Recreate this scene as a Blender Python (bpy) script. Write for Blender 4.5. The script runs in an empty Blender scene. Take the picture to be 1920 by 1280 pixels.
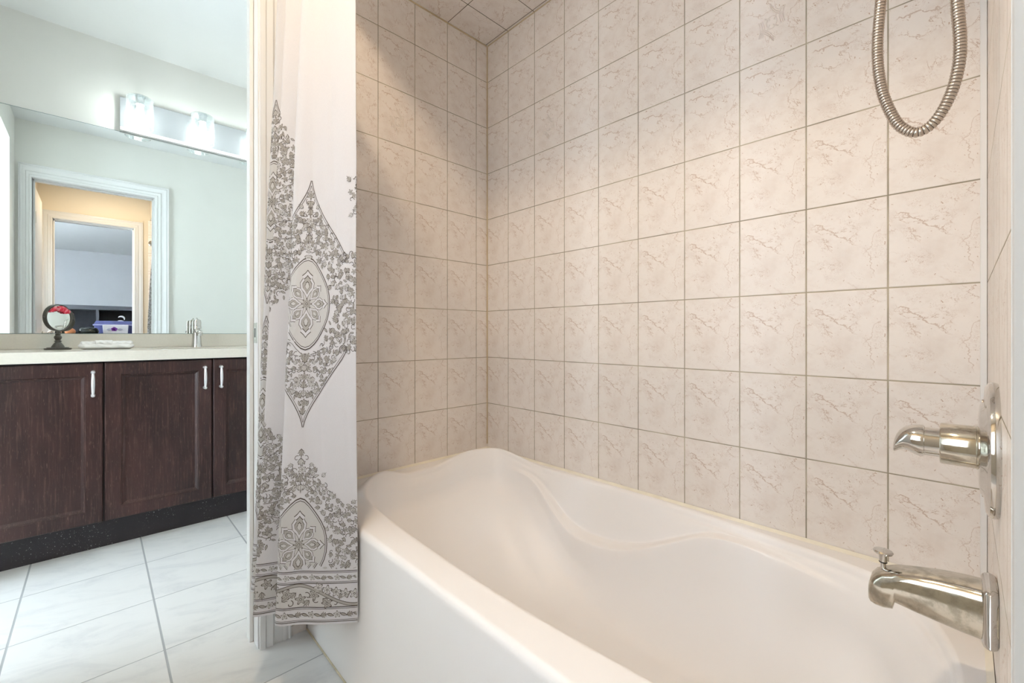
import bpy, math, random
from mathutils import Vector, Matrix
R = math.radians
PI = math.pi
C = bpy.context.scene.collection

# ------------------------------------------------------------------ camera
cam_d = bpy.data.cameras.new('camera')
cam_d.sensor_width = 36.0
cam_d.lens = 36.0 * 812.584 / 1920.0
cam_d.shift_y = -13.714 / 1920.0
cam_d.clip_start = 0.005
cam_d.clip_end = 60
cam = bpy.data.objects.new('camera', cam_d)
cam.location = (1.4823, -1.2663, 0.955)
cam.rotation_euler = (R(90), 0, R(90 - 43.769))
C.objects.link(cam)
bpy.context.scene.camera = cam

# ------------------------------------------------------------------ world, exposure
W = bpy.data.worlds.new('world'); bpy.context.scene.world = W
W.use_nodes = True
W.node_tree.nodes['Background'].inputs[0].default_value = (0.75, 0.85, 1.0, 1)
W.node_tree.nodes['Background'].inputs[1].default_value = 0.6
vs = bpy.context.scene.view_settings
vs.view_transform = 'Standard'; vs.look = 'None'; vs.gamma = 1.0
vs.use_curve_mapping = False
vs.exposure = 0.08

def area(name, loc, rot, sx, sy, power, col):
    d = bpy.data.lights.new(name, 'AREA'); d.shape = 'RECTANGLE'
    d.size = sx; d.size_y = sy; d.energy = power; d.color = col
    o = bpy.data.objects.new(name, d); o.location = loc; o.rotation_euler = rot
    C.objects.link(o); return o
def point(name, loc, rad, power, col):
    d = bpy.data.lights.new(name, 'POINT'); d.shadow_soft_size = rad; d.energy = power; d.color = col
    o = bpy.data.objects.new(name, d); o.location = loc; C.objects.link(o); return o

# daylight through the windows of the vanity room and of the bedroom, lamp of the tub room
area('vanity_window_daylight', (-0.9, -3.25, 1.5), (R(90), 0, R(180)), 1.1, 1.5, 74, (0.88, 0.96, 1.0))
area('bedroom_window_daylight', (2.30, -4.0, 1.45), (R(90), 0, R(180)), 1.1, 1.7, 340, (0.88, 0.94, 1.0))
area('tub_room_fill', (0.85, -1.690, 1.35), (R(90), 0, R(180)), 0.9, 1.0, 9.0, (0.90, 0.95, 1.0))  # unseen fill light, added to brighten the tub and apron from the front
lamp = area('tub_room_downlight', (0.82, -1.14, 2.515), (0, 0, 0), 0.13, 0.13, 13.2, (1.0, 0.775, 0.52))
lamp.data.shape = 'DISK'

# ------------------------------------------------------------------ materials
def newmat(name):
    m = bpy.data.materials.new(name); m.use_nodes = True
    nt = m.node_tree
    return m, nt, nt.nodes['Principled BSDF']
def N(nt, t, **kw):
    n = nt.nodes.new(t)
    for k, v in kw.items(): setattr(n, k, v)
    return n
def L(nt, a, b): nt.links.new(a, b)
def val(nt, x, i):
    if isinstance(x, (int, float)): i.default_value = x
    else: nt.links.new(x, i)
def M(nt, op, a, b=None, c=None, clamp=False):
    n = nt.nodes.new('ShaderNodeMath'); n.operation = op; n.use_clamp = clamp
    val(nt, a, n.inputs[0])
    if b is not None: val(nt, b, n.inputs[1])
    if c is not None: val(nt, c, n.inputs[2])
    return n.outputs[0]
def SS(nt, x, e0, e1):   # smoothstep, e0 may exceed e1
    n = nt.nodes.new('ShaderNodeMapRange'); n.interpolation_type = 'SMOOTHSTEP'
    val(nt, x, n.inputs[0])
    n.inputs[1].default_value = e0; n.inputs[2].default_value = e1
    n.inputs[3].default_value = 0; n.inputs[4].default_value = 1
    return n.outputs[0]
def mixc(nt, f, a, b):
    n = nt.nodes.new('ShaderNodeMix'); n.data_type = 'RGBA'
    val(nt, f, n.inputs[0])
    for x, i in ((a, n.inputs[6]), (b, n.inputs[7])):
        if isinstance(x, tuple): i.default_value = (*x, 1)
        else: nt.links.new(x, i)
    return n.outputs[2]
def noise(nt, vec, scale, detail=3, rough=0.5, dist=0.0):
    n = nt.nodes.new('ShaderNodeTexNoise')
    n.inputs['Scale'].default_value = scale; n.inputs['Detail'].default_value = detail
    n.inputs['Roughness'].default_value = rough; n.inputs['Distortion'].default_value = dist
    if vec is not None: nt.links.new(vec, n.inputs['Vector'])
    return n.outputs[0]
def objco(nt): return nt.nodes.new('ShaderNodeTexCoord').outputs['Object']
def sep(nt, v):
    n = nt.nodes.new('ShaderNodeSeparateXYZ'); nt.links.new(v, n.inputs[0]); return n.outputs
def comb(nt, x, y, z):
    n = nt.nodes.new('ShaderNodeCombineXYZ')
    for i, q in enumerate((x, y, z)): val(nt, q, n.inputs[i])
    return n.outputs[0]
def bump(nt, h, strength, dist, b):
    n = nt.nodes.new('ShaderNodeBump'); n.inputs['Strength'].default_value = strength
    n.inputs['Distance'].default_value = dist
    nt.links.new(h, n.inputs['Height']); nt.links.new(n.outputs[0], b.inputs['Normal'])

def plain(name, col, rough=0.5, metal=0.0, spec=0.5, var=0.0, vscale=6.0, coat=0.0):
    m, nt, b = newmat(name)
    b.inputs['Roughness'].default_value = rough; b.inputs['Metallic'].default_value = metal
    b.inputs['Specular IOR Level'].default_value = spec
    if coat: b.inputs['Coat Weight'].default_value = coat; b.inputs['Coat Roughness'].default_value = 0.08
    if var:
        f = noise(nt, objco(nt), vscale, 4)
        d = tuple(max(0, c * (1 - var)) for c in col); u = tuple(min(1, c * (1 + var)) for c in col)
        L(nt, mixc(nt, f, d, u), b.inputs['Base Color'])
    else: b.inputs['Base Color'].default_value = (*col, 1)
    return m

TW, TH = 0.1535, 0.20517
ROWZ = 1.0575
def tile_mat(name, axes, u0, v0, w, h, base, vein, grout, gw=0.0013):
    m, nt, b = newmat(name)
    s = sep(nt, objco(nt))
    U = M(nt, 'DIVIDE', M(nt, 'SUBTRACT', s[axes[0]], u0), w)
    V = M(nt, 'DIVIDE', M(nt, 'SUBTRACT', s[axes[1]], v0), h)
    fu, fv = M(nt, 'FRACT', U), M(nt, 'FRACT', V)
    du = M(nt, 'MULTIPLY', M(nt, 'MINIMUM', fu, M(nt, 'SUBTRACT', 1.0, fu)), w)
    dv = M(nt, 'MULTIPLY', M(nt, 'MINIMUM', fv, M(nt, 'SUBTRACT', 1.0, fv)), h)
    dd = M(nt, 'MINIMUM', du, dv)
    g = SS(nt, dd, gw * 1.25, gw * 0.8)
    # the same print on every tile; the upper courses carry a second print
    kind = M(nt, 'GREATER_THAN', V, 2.0) if axes[1] == 2 else 0.0
    lu, lv = M(nt, 'MULTIPLY', fu, w), M(nt, 'MULTIPLY', fv, h)
    # veins run down to the right
    rot = M(nt, 'ADD', M(nt, 'MULTIPLY', lu, 0.45), M(nt, 'MULTIPLY', lv, 0.9))
    rot2 = M(nt, 'SUBTRACT', M(nt, 'MULTIPLY', lv, 0.45), M(nt, 'MULTIPLY', lu, 0.9))
    vec = comb(nt, M(nt, 'MULTIPLY', rot, 1.5), M(nt, 'MULTIPLY', rot2, 0.8), M(nt, 'MULTIPLY', kind, 3.7))
    loc = comb(nt, lu, lv, M(nt, 'ADD', M(nt, 'MULTIPLY', kind, 2.3), 0.31))
    n1 = noise(nt, vec, 17, 6, 0.62, 0.5)
    line = SS(nt, M(nt, 'ABSOLUTE', M(nt, 'SUBTRACT', n1, 0.5)), 0.011, 0.0)
    m1 = SS(nt, noise(nt, loc, 13, 2), 0.47, 0.62)
    veins = M(nt, 'MULTIPLY', line, m1)
    n2 = noise(nt, loc, 95, 4, 0.65, 1.2)
    sq = SS(nt, M(nt, 'ABSOLUTE', M(nt, 'SUBTRACT', n2, 0.52)), 0.012, 0.0)
    m2 = SS(nt, noise(nt, loc, 24, 2), 0.48, 0.62)
    squig = M(nt, 'MULTIPLY', M(nt, 'MULTIPLY', sq, m2), 0.85)
    sp = M(nt, 'MULTIPLY', SS(nt, noise(nt, loc, 150, 2), 0.70, 0.76), 0.9)
    blot = M(nt, 'MULTIPLY', SS(nt, noise(nt, loc, 22, 4, 0.6), 0.44, 0.74), 0.40)
    t = M(nt, 'SUBTRACT', 1.0, fv)
    wob = M(nt, 'MULTIPLY', M(nt, 'SUBTRACT', noise(nt, loc, 45, 4, 0.6), 0.5), 0.22)
    slope = M(nt, 'SUBTRACT', 0.58, M(nt, 'MULTIPLY', kind, 0.50))
    main = M(nt, 'ABSOLUTE', M(nt, 'SUBTRACT', M(nt, 'ADD', t, wob), M(nt, 'ADD', M(nt, 'MULTIPLY', fu, slope), 0.13)))
    thick = M(nt, 'ADD', -0.001, M(nt, 'MULTIPLY', noise(nt, loc, 70, 3), 0.020))
    mv = M(nt, 'MULTIPLY', M(nt, 'LESS_THAN', main, thick), M(nt, 'MULTIPLY', SS(nt, fu, 0.06, 0.14), SS(nt, fu, 0.72, 0.45)))
    br = M(nt, 'ABSOLUTE', M(nt, 'SUBTRACT', M(nt, 'ADD', fu, wob), M(nt, 'SUBTRACT', 1.12, M(nt, 'MULTIPLY', t, 0.62))))
    bv = M(nt, 'MULTIPLY', M(nt, 'LESS_THAN', br, M(nt, 'MULTIPLY', thick, 0.7)), M(nt, 'MULTIPLY', SS(nt, t, 0.26, 0.40), SS(nt, t, 0.66, 0.55)))
    br2 = M(nt, 'ABSOLUTE', M(nt, 'SUBTRACT', M(nt, 'SUBTRACT', fu, wob), M(nt, 'ADD', 0.50, M(nt, 'MULTIPLY', t, 0.42))))
    bv2 = M(nt, 'MULTIPLY', M(nt, 'LESS_THAN', br2, M(nt, 'MULTIPLY', thick, 0.6)), M(nt, 'MULTIPLY', SS(nt, t, 0.50, 0.62), SS(nt, t, 0.92, 0.78)))
    amt = M(nt, 'MAXIMUM', M(nt, 'MAXIMUM', veins, squig), M(nt, 'MAXIMUM', sp, M(nt, 'MAXIMUM', M(nt, 'MULTIPLY', mv, 0.62), M(nt, 'MAXIMUM', M(nt, 'MULTIPLY', bv, 0.42), M(nt, 'MULTIPLY', bv2, 0.5)))))
    c = mixc(nt, blot, base, tuple(0.62 * x + 0.38 * y for x, y in zip(base, vein)))
    c = mixc(nt, M(nt, 'MULTIPLY', amt, 0.88), c, vein)
    gn = noise(nt, objco(nt), 9, 3)
    gc = mixc(nt, SS(nt, gn, 0.35, 0.7), grout, tuple(x * 1.7 for x in grout))
    L(nt, mixc(nt, g, c, gc), b.inputs['Base Color'])
    L(nt, M(nt, 'ADD', M(nt, 'MULTIPLY', g, 0.45), 0.40), b.inputs['Roughness'])
    hgt = M(nt, 'ADD', M(nt, 'MULTIPLY', SS(nt, dd, gw * 0.7, gw * 2.2), 1.0), M(nt, 'MULTIPLY', n2, 0.05))
    bump(nt, hgt, 0.5, 0.0015, b)
    return m

TBASE, TVEIN, TGROUT = (0.83, 0.77, 0.72), (0.42, 0.25, 0.155), (0.30, 0.265, 0.20)
m_tile_back = tile_mat('tile_back', (0, 2), 0.13723, ROWZ, TW, TH, TBASE, TVEIN, TGROUT)
m_tile_left = tile_mat('tile_left', (1, 2), -0.06352, ROWZ, TW, TH, TBASE, TVEIN, TGROUT)
m_tile_right = tile_mat('tile_right', (1, 2), -0.10, ROWZ, TW, TH, TBASE, TVEIN, TGROUT)
m_tile_ceil = tile_mat('tile_ceiling', (0, 1), 0.13723, -0.2170, TW, TH, TBASE, TVEIN, (0.10, 0.075, 0.05))

def floor_mat():
    m, nt, b = newmat('floor_tile')
    co = objco(nt); s = sep(nt, co)
    w = 0.3465
    U = M(nt, 'DIVIDE', M(nt, 'SUBTRACT', s[0], 0.156), w)
    V = M(nt, 'DIVIDE', M(nt, 'SUBTRACT', s[1], -1.118), w)
    fu, fv = M(nt, 'FRACT', U), M(nt, 'FRACT', V)
    du = M(nt, 'MULTIPLY', M(nt, 'MINIMUM', fu, M(nt, 'SUBTRACT', 1.0, fu)), w)
    dv = M(nt, 'MULTIPLY', M(nt, 'MINIMUM', fv, M(nt, 'SUBTRACT', 1.0, fv)), w)
    g = M(nt, 'MAXIMUM', SS(nt, du, 0.0021, 0.0014), SS(nt, dv, 0.0033, 0.0024))
    st = comb(nt, M(nt, 'ADD', M(nt, 'MULTIPLY', s[0], 2.2), M(nt, 'MULTIPLY', s[1], -0.8)), M(nt, 'ADD', s[1], M(nt, 'FLOOR', V)), M(nt, 'FLOOR', U))
    a = SS(nt, noise(nt, st, 4.5, 8, 0.68, 0.9), 0.44, 0.74)
    fine = SS(nt, noise(nt, st, 30, 5, 0.7, 0.5), 0.60, 0.74)
    c = mixc(nt, M(nt, 'MULTIPLY', a, 0.80), (0.72, 0.72, 0.71), (0.58, 0.585, 0.59))
    c = mixc(nt, M(nt, 'MULTIPLY', M(nt, 'MULTIPLY', fine, a), 0.55), c, (0.42, 0.42, 0.43))
    L(nt, mixc(nt, g, c, (0.36, 0.37, 0.38)), b.inputs['Base Color'])
    L(nt, M(nt, 'ADD', M(nt, 'MULTIPLY', g, 0.4), 0.30), b.inputs['Roughness'])
    bump(nt, SS(nt, M(nt, 'MINIMUM', du, dv), 0.001, 0.004), 0.4, 0.001, b)
    return m
m_floor = floor_mat()

def wood_mat():
    m, nt, b = newmat('espresso_oak')
    co = objco(nt); s = sep(nt, co)
    st = comb(nt, s[0], s[1], M(nt, 'MULTIPLY', s[2], 0.05))
    gr = noise(nt, st, 160, 5, 0.65)
    big = noise(nt, comb(nt, s[0], s[1], M(nt, 'MULTIPLY', s[2], 0.25)), 9, 4, 0.6)
    c = mixc(nt, SS(nt, big, 0.3, 0.72), (0.022, 0.0085, 0.0085), (0.052, 0.020, 0.018))
    c = mixc(nt, M(nt, 'MULTIPLY', SS(nt, gr, 0.50, 0.72), 0.75), c, (0.105, 0.052, 0.044))
    pores = SS(nt, noise(nt, comb(nt, s[0], s[1], M(nt, 'MULTIPLY', s[2], 0.09)), 420, 2), 0.63, 0.74)
    c = mixc(nt, M(nt, 'MULTIPLY', pores, 0.55), c, (0.20, 0.125, 0.10))
    scuff = SS(nt, noise(nt, comb(nt, s[0], s[1], M(nt, 'MULTIPLY', s[2], 0.3)), 5.5, 2), 0.66, 0.80)
    c = mixc(nt, M(nt, 'MULTIPLY', scuff, 0.22), c, (0.22, 0.19, 0.21))
    L(nt, c, b.inputs['Base Color'])
    b.inputs['Roughness'].default_value = 0.40
    bump(nt, gr, 0.25, 0.0008, b)
    return m
m_wood = wood_mat()
def toe_mat():
    m, nt, b = newmat('toe_kick_dusty')
    co = objco(nt); s = sep(nt, co)
    v = noise(nt, co, 150, 3, 0.7)
    mk = SS(nt, noise(nt, comb(nt, s[0], s[1], M(nt, 'MULTIPLY', s[2], 1.5)), 5, 2), 0.40, 0.58)
    sp = M(nt, 'MULTIPLY', SS(nt, v, 0.635, 0.68), mk)
    c = mixc(nt, noise(nt, co, 12, 3), (0.012, 0.010, 0.013), (0.030, 0.024, 0.030))
    L(nt, mixc(nt, sp, c, (0.55, 0.55, 0.52)), b.inputs['Base Color'])
    b.inputs['Roughness'].default_value = 0.55
    return m
m_toe = toe_mat()

m_paint_vanity = plain('paint_pale_cream', (0.87, 0.86, 0.815), 0.6, var=0.02)
m_paint_tub = plain('paint_beige', (0.66, 0.60, 0.49), 0.6, var=0.02)
m_paint_bed = plain('paint_grey_blue', (0.60, 0.60, 0.61), 0.7, var=0.10, vscale=1.6)
m_ceil = plain('ceiling_white', (0.84, 0.85, 0.84), 0.8, var=0.015)
m_trim = plain('trim_white', (0.78, 0.785, 0.78), 0.30)
m_trim_bright = plain('trim_bright_white', (0.90, 0.90, 0.90), 0.35)
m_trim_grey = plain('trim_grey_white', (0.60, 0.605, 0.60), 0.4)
m_tub = plain('tub_acrylic', (0.885, 0.87, 0.865), 0.40, spec=0.35)
m_caulk = plain('caulk_cream', (0.86, 0.81, 0.69), 0.45, var=0.12, vscale=25)
m_bead = plain('caulk_ochre', (0.62, 0.50, 0.32), 0.6, var=0.2, vscale=12)
m_bead_white = plain('caulk_white', (0.80, 0.79, 0.77), 0.4)
m_grime = plain('caulk_stained', (0.66, 0.58, 0.43), 0.6, var=0.45, vscale=30)
m_counter = plain('counter_quartz', (0.80, 0.765, 0.69), 0.22, var=0.05, vscale=120)
m_chrome = plain('chrome', (0.62, 0.61, 0.59), 0.06, metal=1.0)
def worn_chrome():
    m, nt, b = newmat('worn_chrome')
    co = objco(nt)
    b.inputs['Metallic'].default_value = 1.0
    f = SS(nt, noise(nt, co, 60, 5, 0.65), 0.42, 0.66)
    L(nt, mixc(nt, f, (0.60, 0.57, 0.50), (0.42, 0.40, 0.34)), b.inputs['Base Color'])
    L(nt, M(nt, 'ADD', M(nt, 'MULTIPLY', f, 0.16), 0.08), b.inputs['Roughness'])
    return m
m_worn = worn_chrome()
m_steel = plain('brushed_steel', (0.56, 0.50, 0.44), 0.24, metal=1.0, var=0.10, vscale=300)
m_hosegap = plain('hose_groove', (0.10, 0.08, 0.07), 0.5, metal=0.6)
m_pull = plain('satin_nickel', (0.86, 0.86, 0.88), 0.30, metal=0.75)
m_hinge = plain('hinge_satin', (0.52, 0.56, 0.52), 0.35, metal=0.4)
m_mirror = plain('mirror_silver', (0.93, 0.955, 0.94), 0.0, metal=1.0)
m_glassedge = plain('mirror_edge', (0.20, 0.28, 0.27), 0.2)
m_bronze = plain('dark_bronze', (0.085, 0.08, 0.072), 0.30, metal=0.55)
m_towel = plain('towel_white', (0.93, 0.93, 0.925), 0.95, spec=0.1, var=0.03, vscale=200)
m_basin = plain('porcelain', (0.88, 0.88, 0.87), 0.1, coat=0.4)
m_red = plain('reflected_red', (0.75, 0.03, 0.07), 0.6, var=0.35, vscale=60)
m_pink = plain('reflected_pink', (0.86, 0.26, 0.30), 0.6, var=0.2, vscale=60)
m_plate = plain('fixture_plate', (0.62, 0.64, 0.66), 0.22, metal=0.8)
m_plate_lip = plain('fixture_lip', (0.90, 0.90, 0.90), 0.2)
m_rubber = plain('black_rubber', (0.015, 0.015, 0.015), 0.5)
m_dark = plain('black_wood', (0.022, 0.022, 0.027), 0.45, var=0.3, vscale=20)
m_dark2 = plain('charcoal_wood', (0.07, 0.072, 0.08), 0.5, var=0.2)
m_blue = plain('navy_plastic', (0.060, 0.070, 0.19), 0.4, var=0.2, vscale=25)
m_lid = plain('lilac_plastic', (0.35, 0.35, 0.55), 0.4)
m_white = plain('white_plastic', (0.82, 0.82, 0.86), 0.4)
m_purple = plain('purple_print', (0.20, 0.03, 0.34), 0.5)
m_greyp = plain('grey_print', (0.40, 0.41, 0.50), 0.5)
m_orange = plain('terracotta_orange', (0.62, 0.24, 0.10), 0.4, var=0.3, vscale=14)
m_blackgloss = plain('black_gloss', (0.010, 0.013, 0.011), 0.12)
m_white_floor = plain('bedroom_carpet', (0.45, 0.42, 0.38), 0.95, var=0.1, vscale=80)
m_cloth = None

def cloth_mat():
    m, nt, b = newmat('curtain_cloth')
    co = objco(nt); s = sep(nt, co)
    wv = noise(nt, comb(nt, M(nt, 'MULTIPLY', s[0], 3), M(nt, 'MULTIPLY', s[1], 3), s[2]), 260, 2)
    L(nt, mixc(nt, wv, (0.60, 0.59, 0.61), (0.66, 0.65, 0.665)), b.inputs['Base Color'])
    b.inputs['Roughness'].default_value = 0.75
    b.inputs['Specular IOR Level'].default_value = 0.15
    b.inputs['Sheen Weight'].default_value = 0.15
    bump(nt, noise(nt, co, 16, 3), 0.15, 0.004, b)
    return m
m_cloth = cloth_mat()
m_print_dark = plain('print_taupe', (0.115, 0.098, 0.086), 0.8, spec=0.1)
m_print_mid = plain('print_warm_grey', (0.40, 0.38, 0.355), 0.8, spec=0.1)
m_print_light = plain('print_pale_grey', (0.56, 0.55, 0.54), 0.8, spec=0.1)

def glass_mat():
    m, nt, b = newmat('ice_glass')
    for n in list(nt.nodes):
        if n.type != 'OUTPUT_MATERIAL': nt.nodes.remove(n)
    out = [n for n in nt.nodes if n.type == 'OUTPUT_MATERIAL'][0]
    tr = N(nt, 'ShaderNodeBsdfTransparent'); tr.inputs[0].default_value = (0.93, 0.96, 0.96, 1)
    gl = N(nt, 'ShaderNodeBsdfGlossy'); gl.inputs['Roughness'].default_value = 0.03
    tl = N(nt, 'ShaderNodeBsdfTranslucent'); tl.inputs[0].default_value = (0.9, 0.93, 0.93, 1)
    lw = N(nt, 'ShaderNodeLayerWeight'); lw.inputs[0].default_value = 0.35
    v = N(nt, 'ShaderNodeTexVoronoi'); v.feature = 'DISTANCE_TO_EDGE'; v.inputs['Scale'].default_value = 70
    L(nt, objco(nt), v.inputs['Vector'])
    crack = SS(nt, v.outputs['Distance'], 0.09, 0.0)
    f = M(nt, 'ADD', M(nt, 'MULTIPLY', lw.outputs['Facing'], 0.62), M(nt, 'MULTIPLY', crack, 0.22), clamp=True)
    m1 = N(nt, 'ShaderNodeMixShader'); m1.inputs[0].default_value = 0.12
    L(nt, gl.outputs[0], m1.inputs[1]); L(nt, tl.outputs[0], m1.inputs[2])
    m2 = N(nt, 'ShaderNodeMixShader'); L(nt, f, m2.inputs[0])
    L(nt, tr.outputs[0], m2.inputs[1]); L(nt, m1.outputs[0], m2.inputs[2])
    L(nt, m2.outputs[0], out.inputs[0])
    return m
m_ice = glass_mat()
def emis(name, col, s):
    m, nt, b = newmat(name)
    b.inputs['Base Color'].default_value = (*col, 1)
    b.inputs['Emission Color'].default_value = (*col, 1); b.inputs['Emission Strength'].default_value = s
    return m
m_bulb = emis('lit_bulb', (0.97, 1.0, 0.98), 52.0)
m_dome = emis('lit_dome', (1.0, 0.90, 0.76), 4.0)
m_sky = emis('bright_sky_pane', (0.84, 0.92, 1.0), 2.4)

# ------------------------------------------------------------------ mesh helpers
class MB:
    def __init__(s): s.v = []; s.f = []; s.mi = []; s.sm = []
    def add(s, vs, fs, m=0, smooth=False):
        o = len(s.v); s.v += [tuple(p) for p in vs]
        for f in fs: s.f.append([i + o for i in f]); s.mi.append(m); s.sm.append(smooth)
        return s
    def box(s, x0, x1, y0, y1, z0, z1, m=0):
        v = [(x0,y0,z0),(x1,y0,z0),(x1,y1,z0),(x0,y1,z0),(x0,y0,z1),(x1,y0,z1),(x1,y1,z1),(x0,y1,z1)]
        return s.add(v, [(0,3,2,1),(4,5,6,7),(0,1,5,4),(1,2,6,5),(2,3,7,6),(3,0,4,7)], m)
    def lathe(s, prof, org=(0,0,0), axis=(0,0,1), n=32, m=0, cap0=True, cap1=True, smooth=True):
        A = Vector(axis).normalized(); q = Vector((0,0,1)).rotation_difference(A)
        vs = []; fs = []
        for r, h in prof:
            for k in range(n):
                a = 2*PI*k/n
                vs.append(Vector(org) + q @ Vector((r*math.cos(a), r*math.sin(a), h)))
        for i in range(len(prof)-1):
            for k in range(n):
                k2 = (k+1) % n
                fs.append((i*n+k, i*n+k2, (i+1)*n+k2, (i+1)*n+k))
        s.add(vs, fs, m, smooth)
        if cap0: s.add(vs[:n], [tuple(reversed(range(n)))], m)
        if cap1: s.add(vs[-n:], [tuple(range(n))], m)
        return s
    def tube(s, pts, rad, n=12, m=0, cap=True, mfun=None):
        P = [Vector(p) for p in pts]; vs = []; fs = []
        t0 = (P[1]-P[0]).normalized()
        up = Vector((0,0,1)) if abs(t0.z) < 0.9 else Vector((0,1,0))
        u = t0.cross(up).normalized()
        mis = []
        for i, p in enumerate(P):
            t = (P[min(i+1,len(P)-1)]-P[max(i-1,0)]).normalized()
            u = (u - t*u.dot(t)).normalized(); w = t.cross(u)
            r = rad(i) if callable(rad) else rad
            for k in range(n):
                a = 2*PI*k/n; vs.append(p + (u*math.cos(a)+w*math.sin(a))*r)
        for i in range(len(P)-1):
            for k in range(n):
                fs.append((i*n+k, i*n+(k+1)%n, (i+1)*n+(k+1)%n, (i+1)*n+k))
        o = len(s.f)
        s.add(vs, fs, m, True)
        if mfun:
            for i in range(len(P)-1):
                for k in range(n): s.mi[o+i*n+k] = mfun(i)
        if cap:
            s.add(vs[:n], [tuple(range(n))], m); s.add(vs[-n:], [tuple(reversed(range(n)))], m)
        return s
    def loft(s, rings, m=0, closed=True, smooth=True, cap0=False, cap1=False):
        n = len(rings[0]); vs = [p for r in rings for p in r]; fs = []
        for i in range(len(rings)-1):
            for k in range(n if closed else n-1):
                k2 = (k+1) % n
                fs.append((i*n+k, i*n+k2, (i+1)*n+k2, (i+1)*n+k))
        s.add(vs, fs, m, smooth)
        if cap0: s.add(rings[0], [tuple(reversed(range(n)))], m)
        if cap1: s.add(rings[-1], [tuple(range(n))], m)
        return s
    def build(s, name, mats, parent=None, bevel=0, seg=2, fix=True, weld=True):
        me = bpy.data.meshes.new(name)
        me.from_pydata(s.v, [], s.f)
        if not isinstance(mats, (list, tuple)): mats = [mats]
        for mt in mats: me.materials.append(mt)
        me.polygons.foreach_set('material_index', s.mi)
        me.polygons.foreach_set('use_smooth', s.sm)
        me.update()
        if fix:
            import bmesh
            bm = bmesh.new(); bm.from_mesh(me)
            if weld: bmesh.ops.remove_doubles(bm, verts=bm.verts, dist=1e-6)
            bmesh.ops.recalc_face_normals(bm, faces=bm.faces)
            bm.to_mesh(me); bm.free()
            if name != 'tub_shell': me.set_sharp_from_angle(angle=R(38))
        o = bpy.data.objects.new(name, me); C.objects.link(o)
        if parent is not None:
            o.parent = parent; o.matrix_parent_inverse = parent.matrix_world.inverted()
        if bevel:
            b = o.modifiers.new('bevel', 'BEVEL'); b.width = bevel; b.segments = seg
            b.limit_method = 'ANGLE'; b.angle_limit = R(40); b.harden_normals = True
        return o

def struct(o): o['kind'] = 'structure'; return o
def tag(o, label, cat, group=None):
    o['label'] = label; o['category'] = cat
    if group: o['group'] = group
    return o
def thing(name, label, cat, loc, group=None):
    o = bpy.data.objects.new(name, None); C.objects.link(o)
    o.location = loc; o.empty_display_size = 0.05
    bpy.context.view_layer.update()
    return tag(o, label, cat, group)
def sm(x, a, b):
    t = max(0, min(1, (x-a)/(b-a))) if b != a else float(x >= a); return t*t*(3-2*t)
def bumpf(x, c, w):
    t = abs(x-c)/w
    return 0 if t >= 1 else (math.cos(PI*t)+1)/2
def lerp(a, b, t): return a+(b-a)*t
def interp(x, tab):
    if x <= tab[0][0]: return tab[0][1]
    for (x0, y0), (x1, y1) in zip(tab, tab[1:]):
        if x <= x1:
            t = (x-x0)/(x1-x0); t = t*t*(3-2*t) if False else t
            return lerp(y0, y1, t)
    return tab[-1][1]

# ------------------------------------------------------------------ dimensions
TL = 1.514            # tub alcove length
XP = -0.12            # vanity side of the partition
XM = -1.72            # vanity wall
YF = -1.70            # front wall of both rooms
DY0, DY1, DZ = -1.612, -0.914, 2.115       # doorway between the rooms
EY0, EY1, EZ = -1.590, -0.968, 2.135       # doorway to the bedroom
ZC, ZTUB = 2.535, 2.2455
RZ = 0.445            # bathtub rim

# ------------------------------------------------------------------ setting
struct(MB().box(-1.85, 1.70, -3.6, 0.15, -0.08, 0.0).build('floor', m_floor))
struct(MB().box(1.70, 6.2, -4.2, 2.2, -0.08, -0.001).build('floor', m_white_floor))
struct(MB().box(-1.85, 1.634, -3.6, 0.15, ZC, ZC+0.08).build('ceiling', m_ceil))
struct(MB().box(1.634, 6.2, -4.2, 2.2, 2.44, 2.52).build('ceiling', m_ceil))

def relief(mb, o, ud, vd, nd, w):
    # raised rosette fragment pressed into a tile: arcs of thin ridges
    o, ud, vd, nd = Vector(o), Vector(ud), Vector(vd), Vector(nd)
    def ridge(pts, wd=0.0032, h=0.0019):
        n = len(pts); A = []
        for i, (a, b) in enumerate(pts):
            a0, b0 = pts[max(i-1,0)]; a1, b1 = pts[min(i+1,n-1)]
            tx, ty = a1-a0, b1-b0; l = math.hypot(tx, ty) or 1; px, py = -ty/l*wd/2, tx/l*wd/2
            A.append([o+ud*(a+px)+vd*(b+py)+nd*0.0001, o+ud*a+vd*b+nd*h, o+ud*(a-px)+vd*(b-py)+nd*0.0001])
        mb.loft(A, m=0, closed=False, smooth=False)
    for d in (0.0, 0.0055, 0.011):
        ridge([(-0.004+t*0.030, 0.050-d-t*0.030-0.006*math.sin(t*PI)) for t in [i/8 for i in range(9)]])
        ridge([(0.004-t*0.030, -0.050+d+t*0.030+0.006*math.sin(t*PI)) for t in [i/8 for i in range(9)]])
        ridge([(-0.030+d*0.8+0.004*math.sin(t*PI), 0.012-t*0.042) for t in [i/8 for i in range(9)]])
        ridge([(0.030-d*0.8-0.004*math.sin(t*PI), -0.012+t*0.042) for t in [i/8 for i in range(9)]])
    ridge([(0.012*math.cos(a), 0.016*math.sin(a)) for a in [i*2*PI/14 for i in range(15)]])
    for k in range(4):
        a = k*PI/2+0.6
        ridge([(0.006*math.cos(a), 0.008*math.sin(a)), (0.020*math.cos(a+0.3), 0.026*math.sin(a+0.3))], 0.003)

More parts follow.
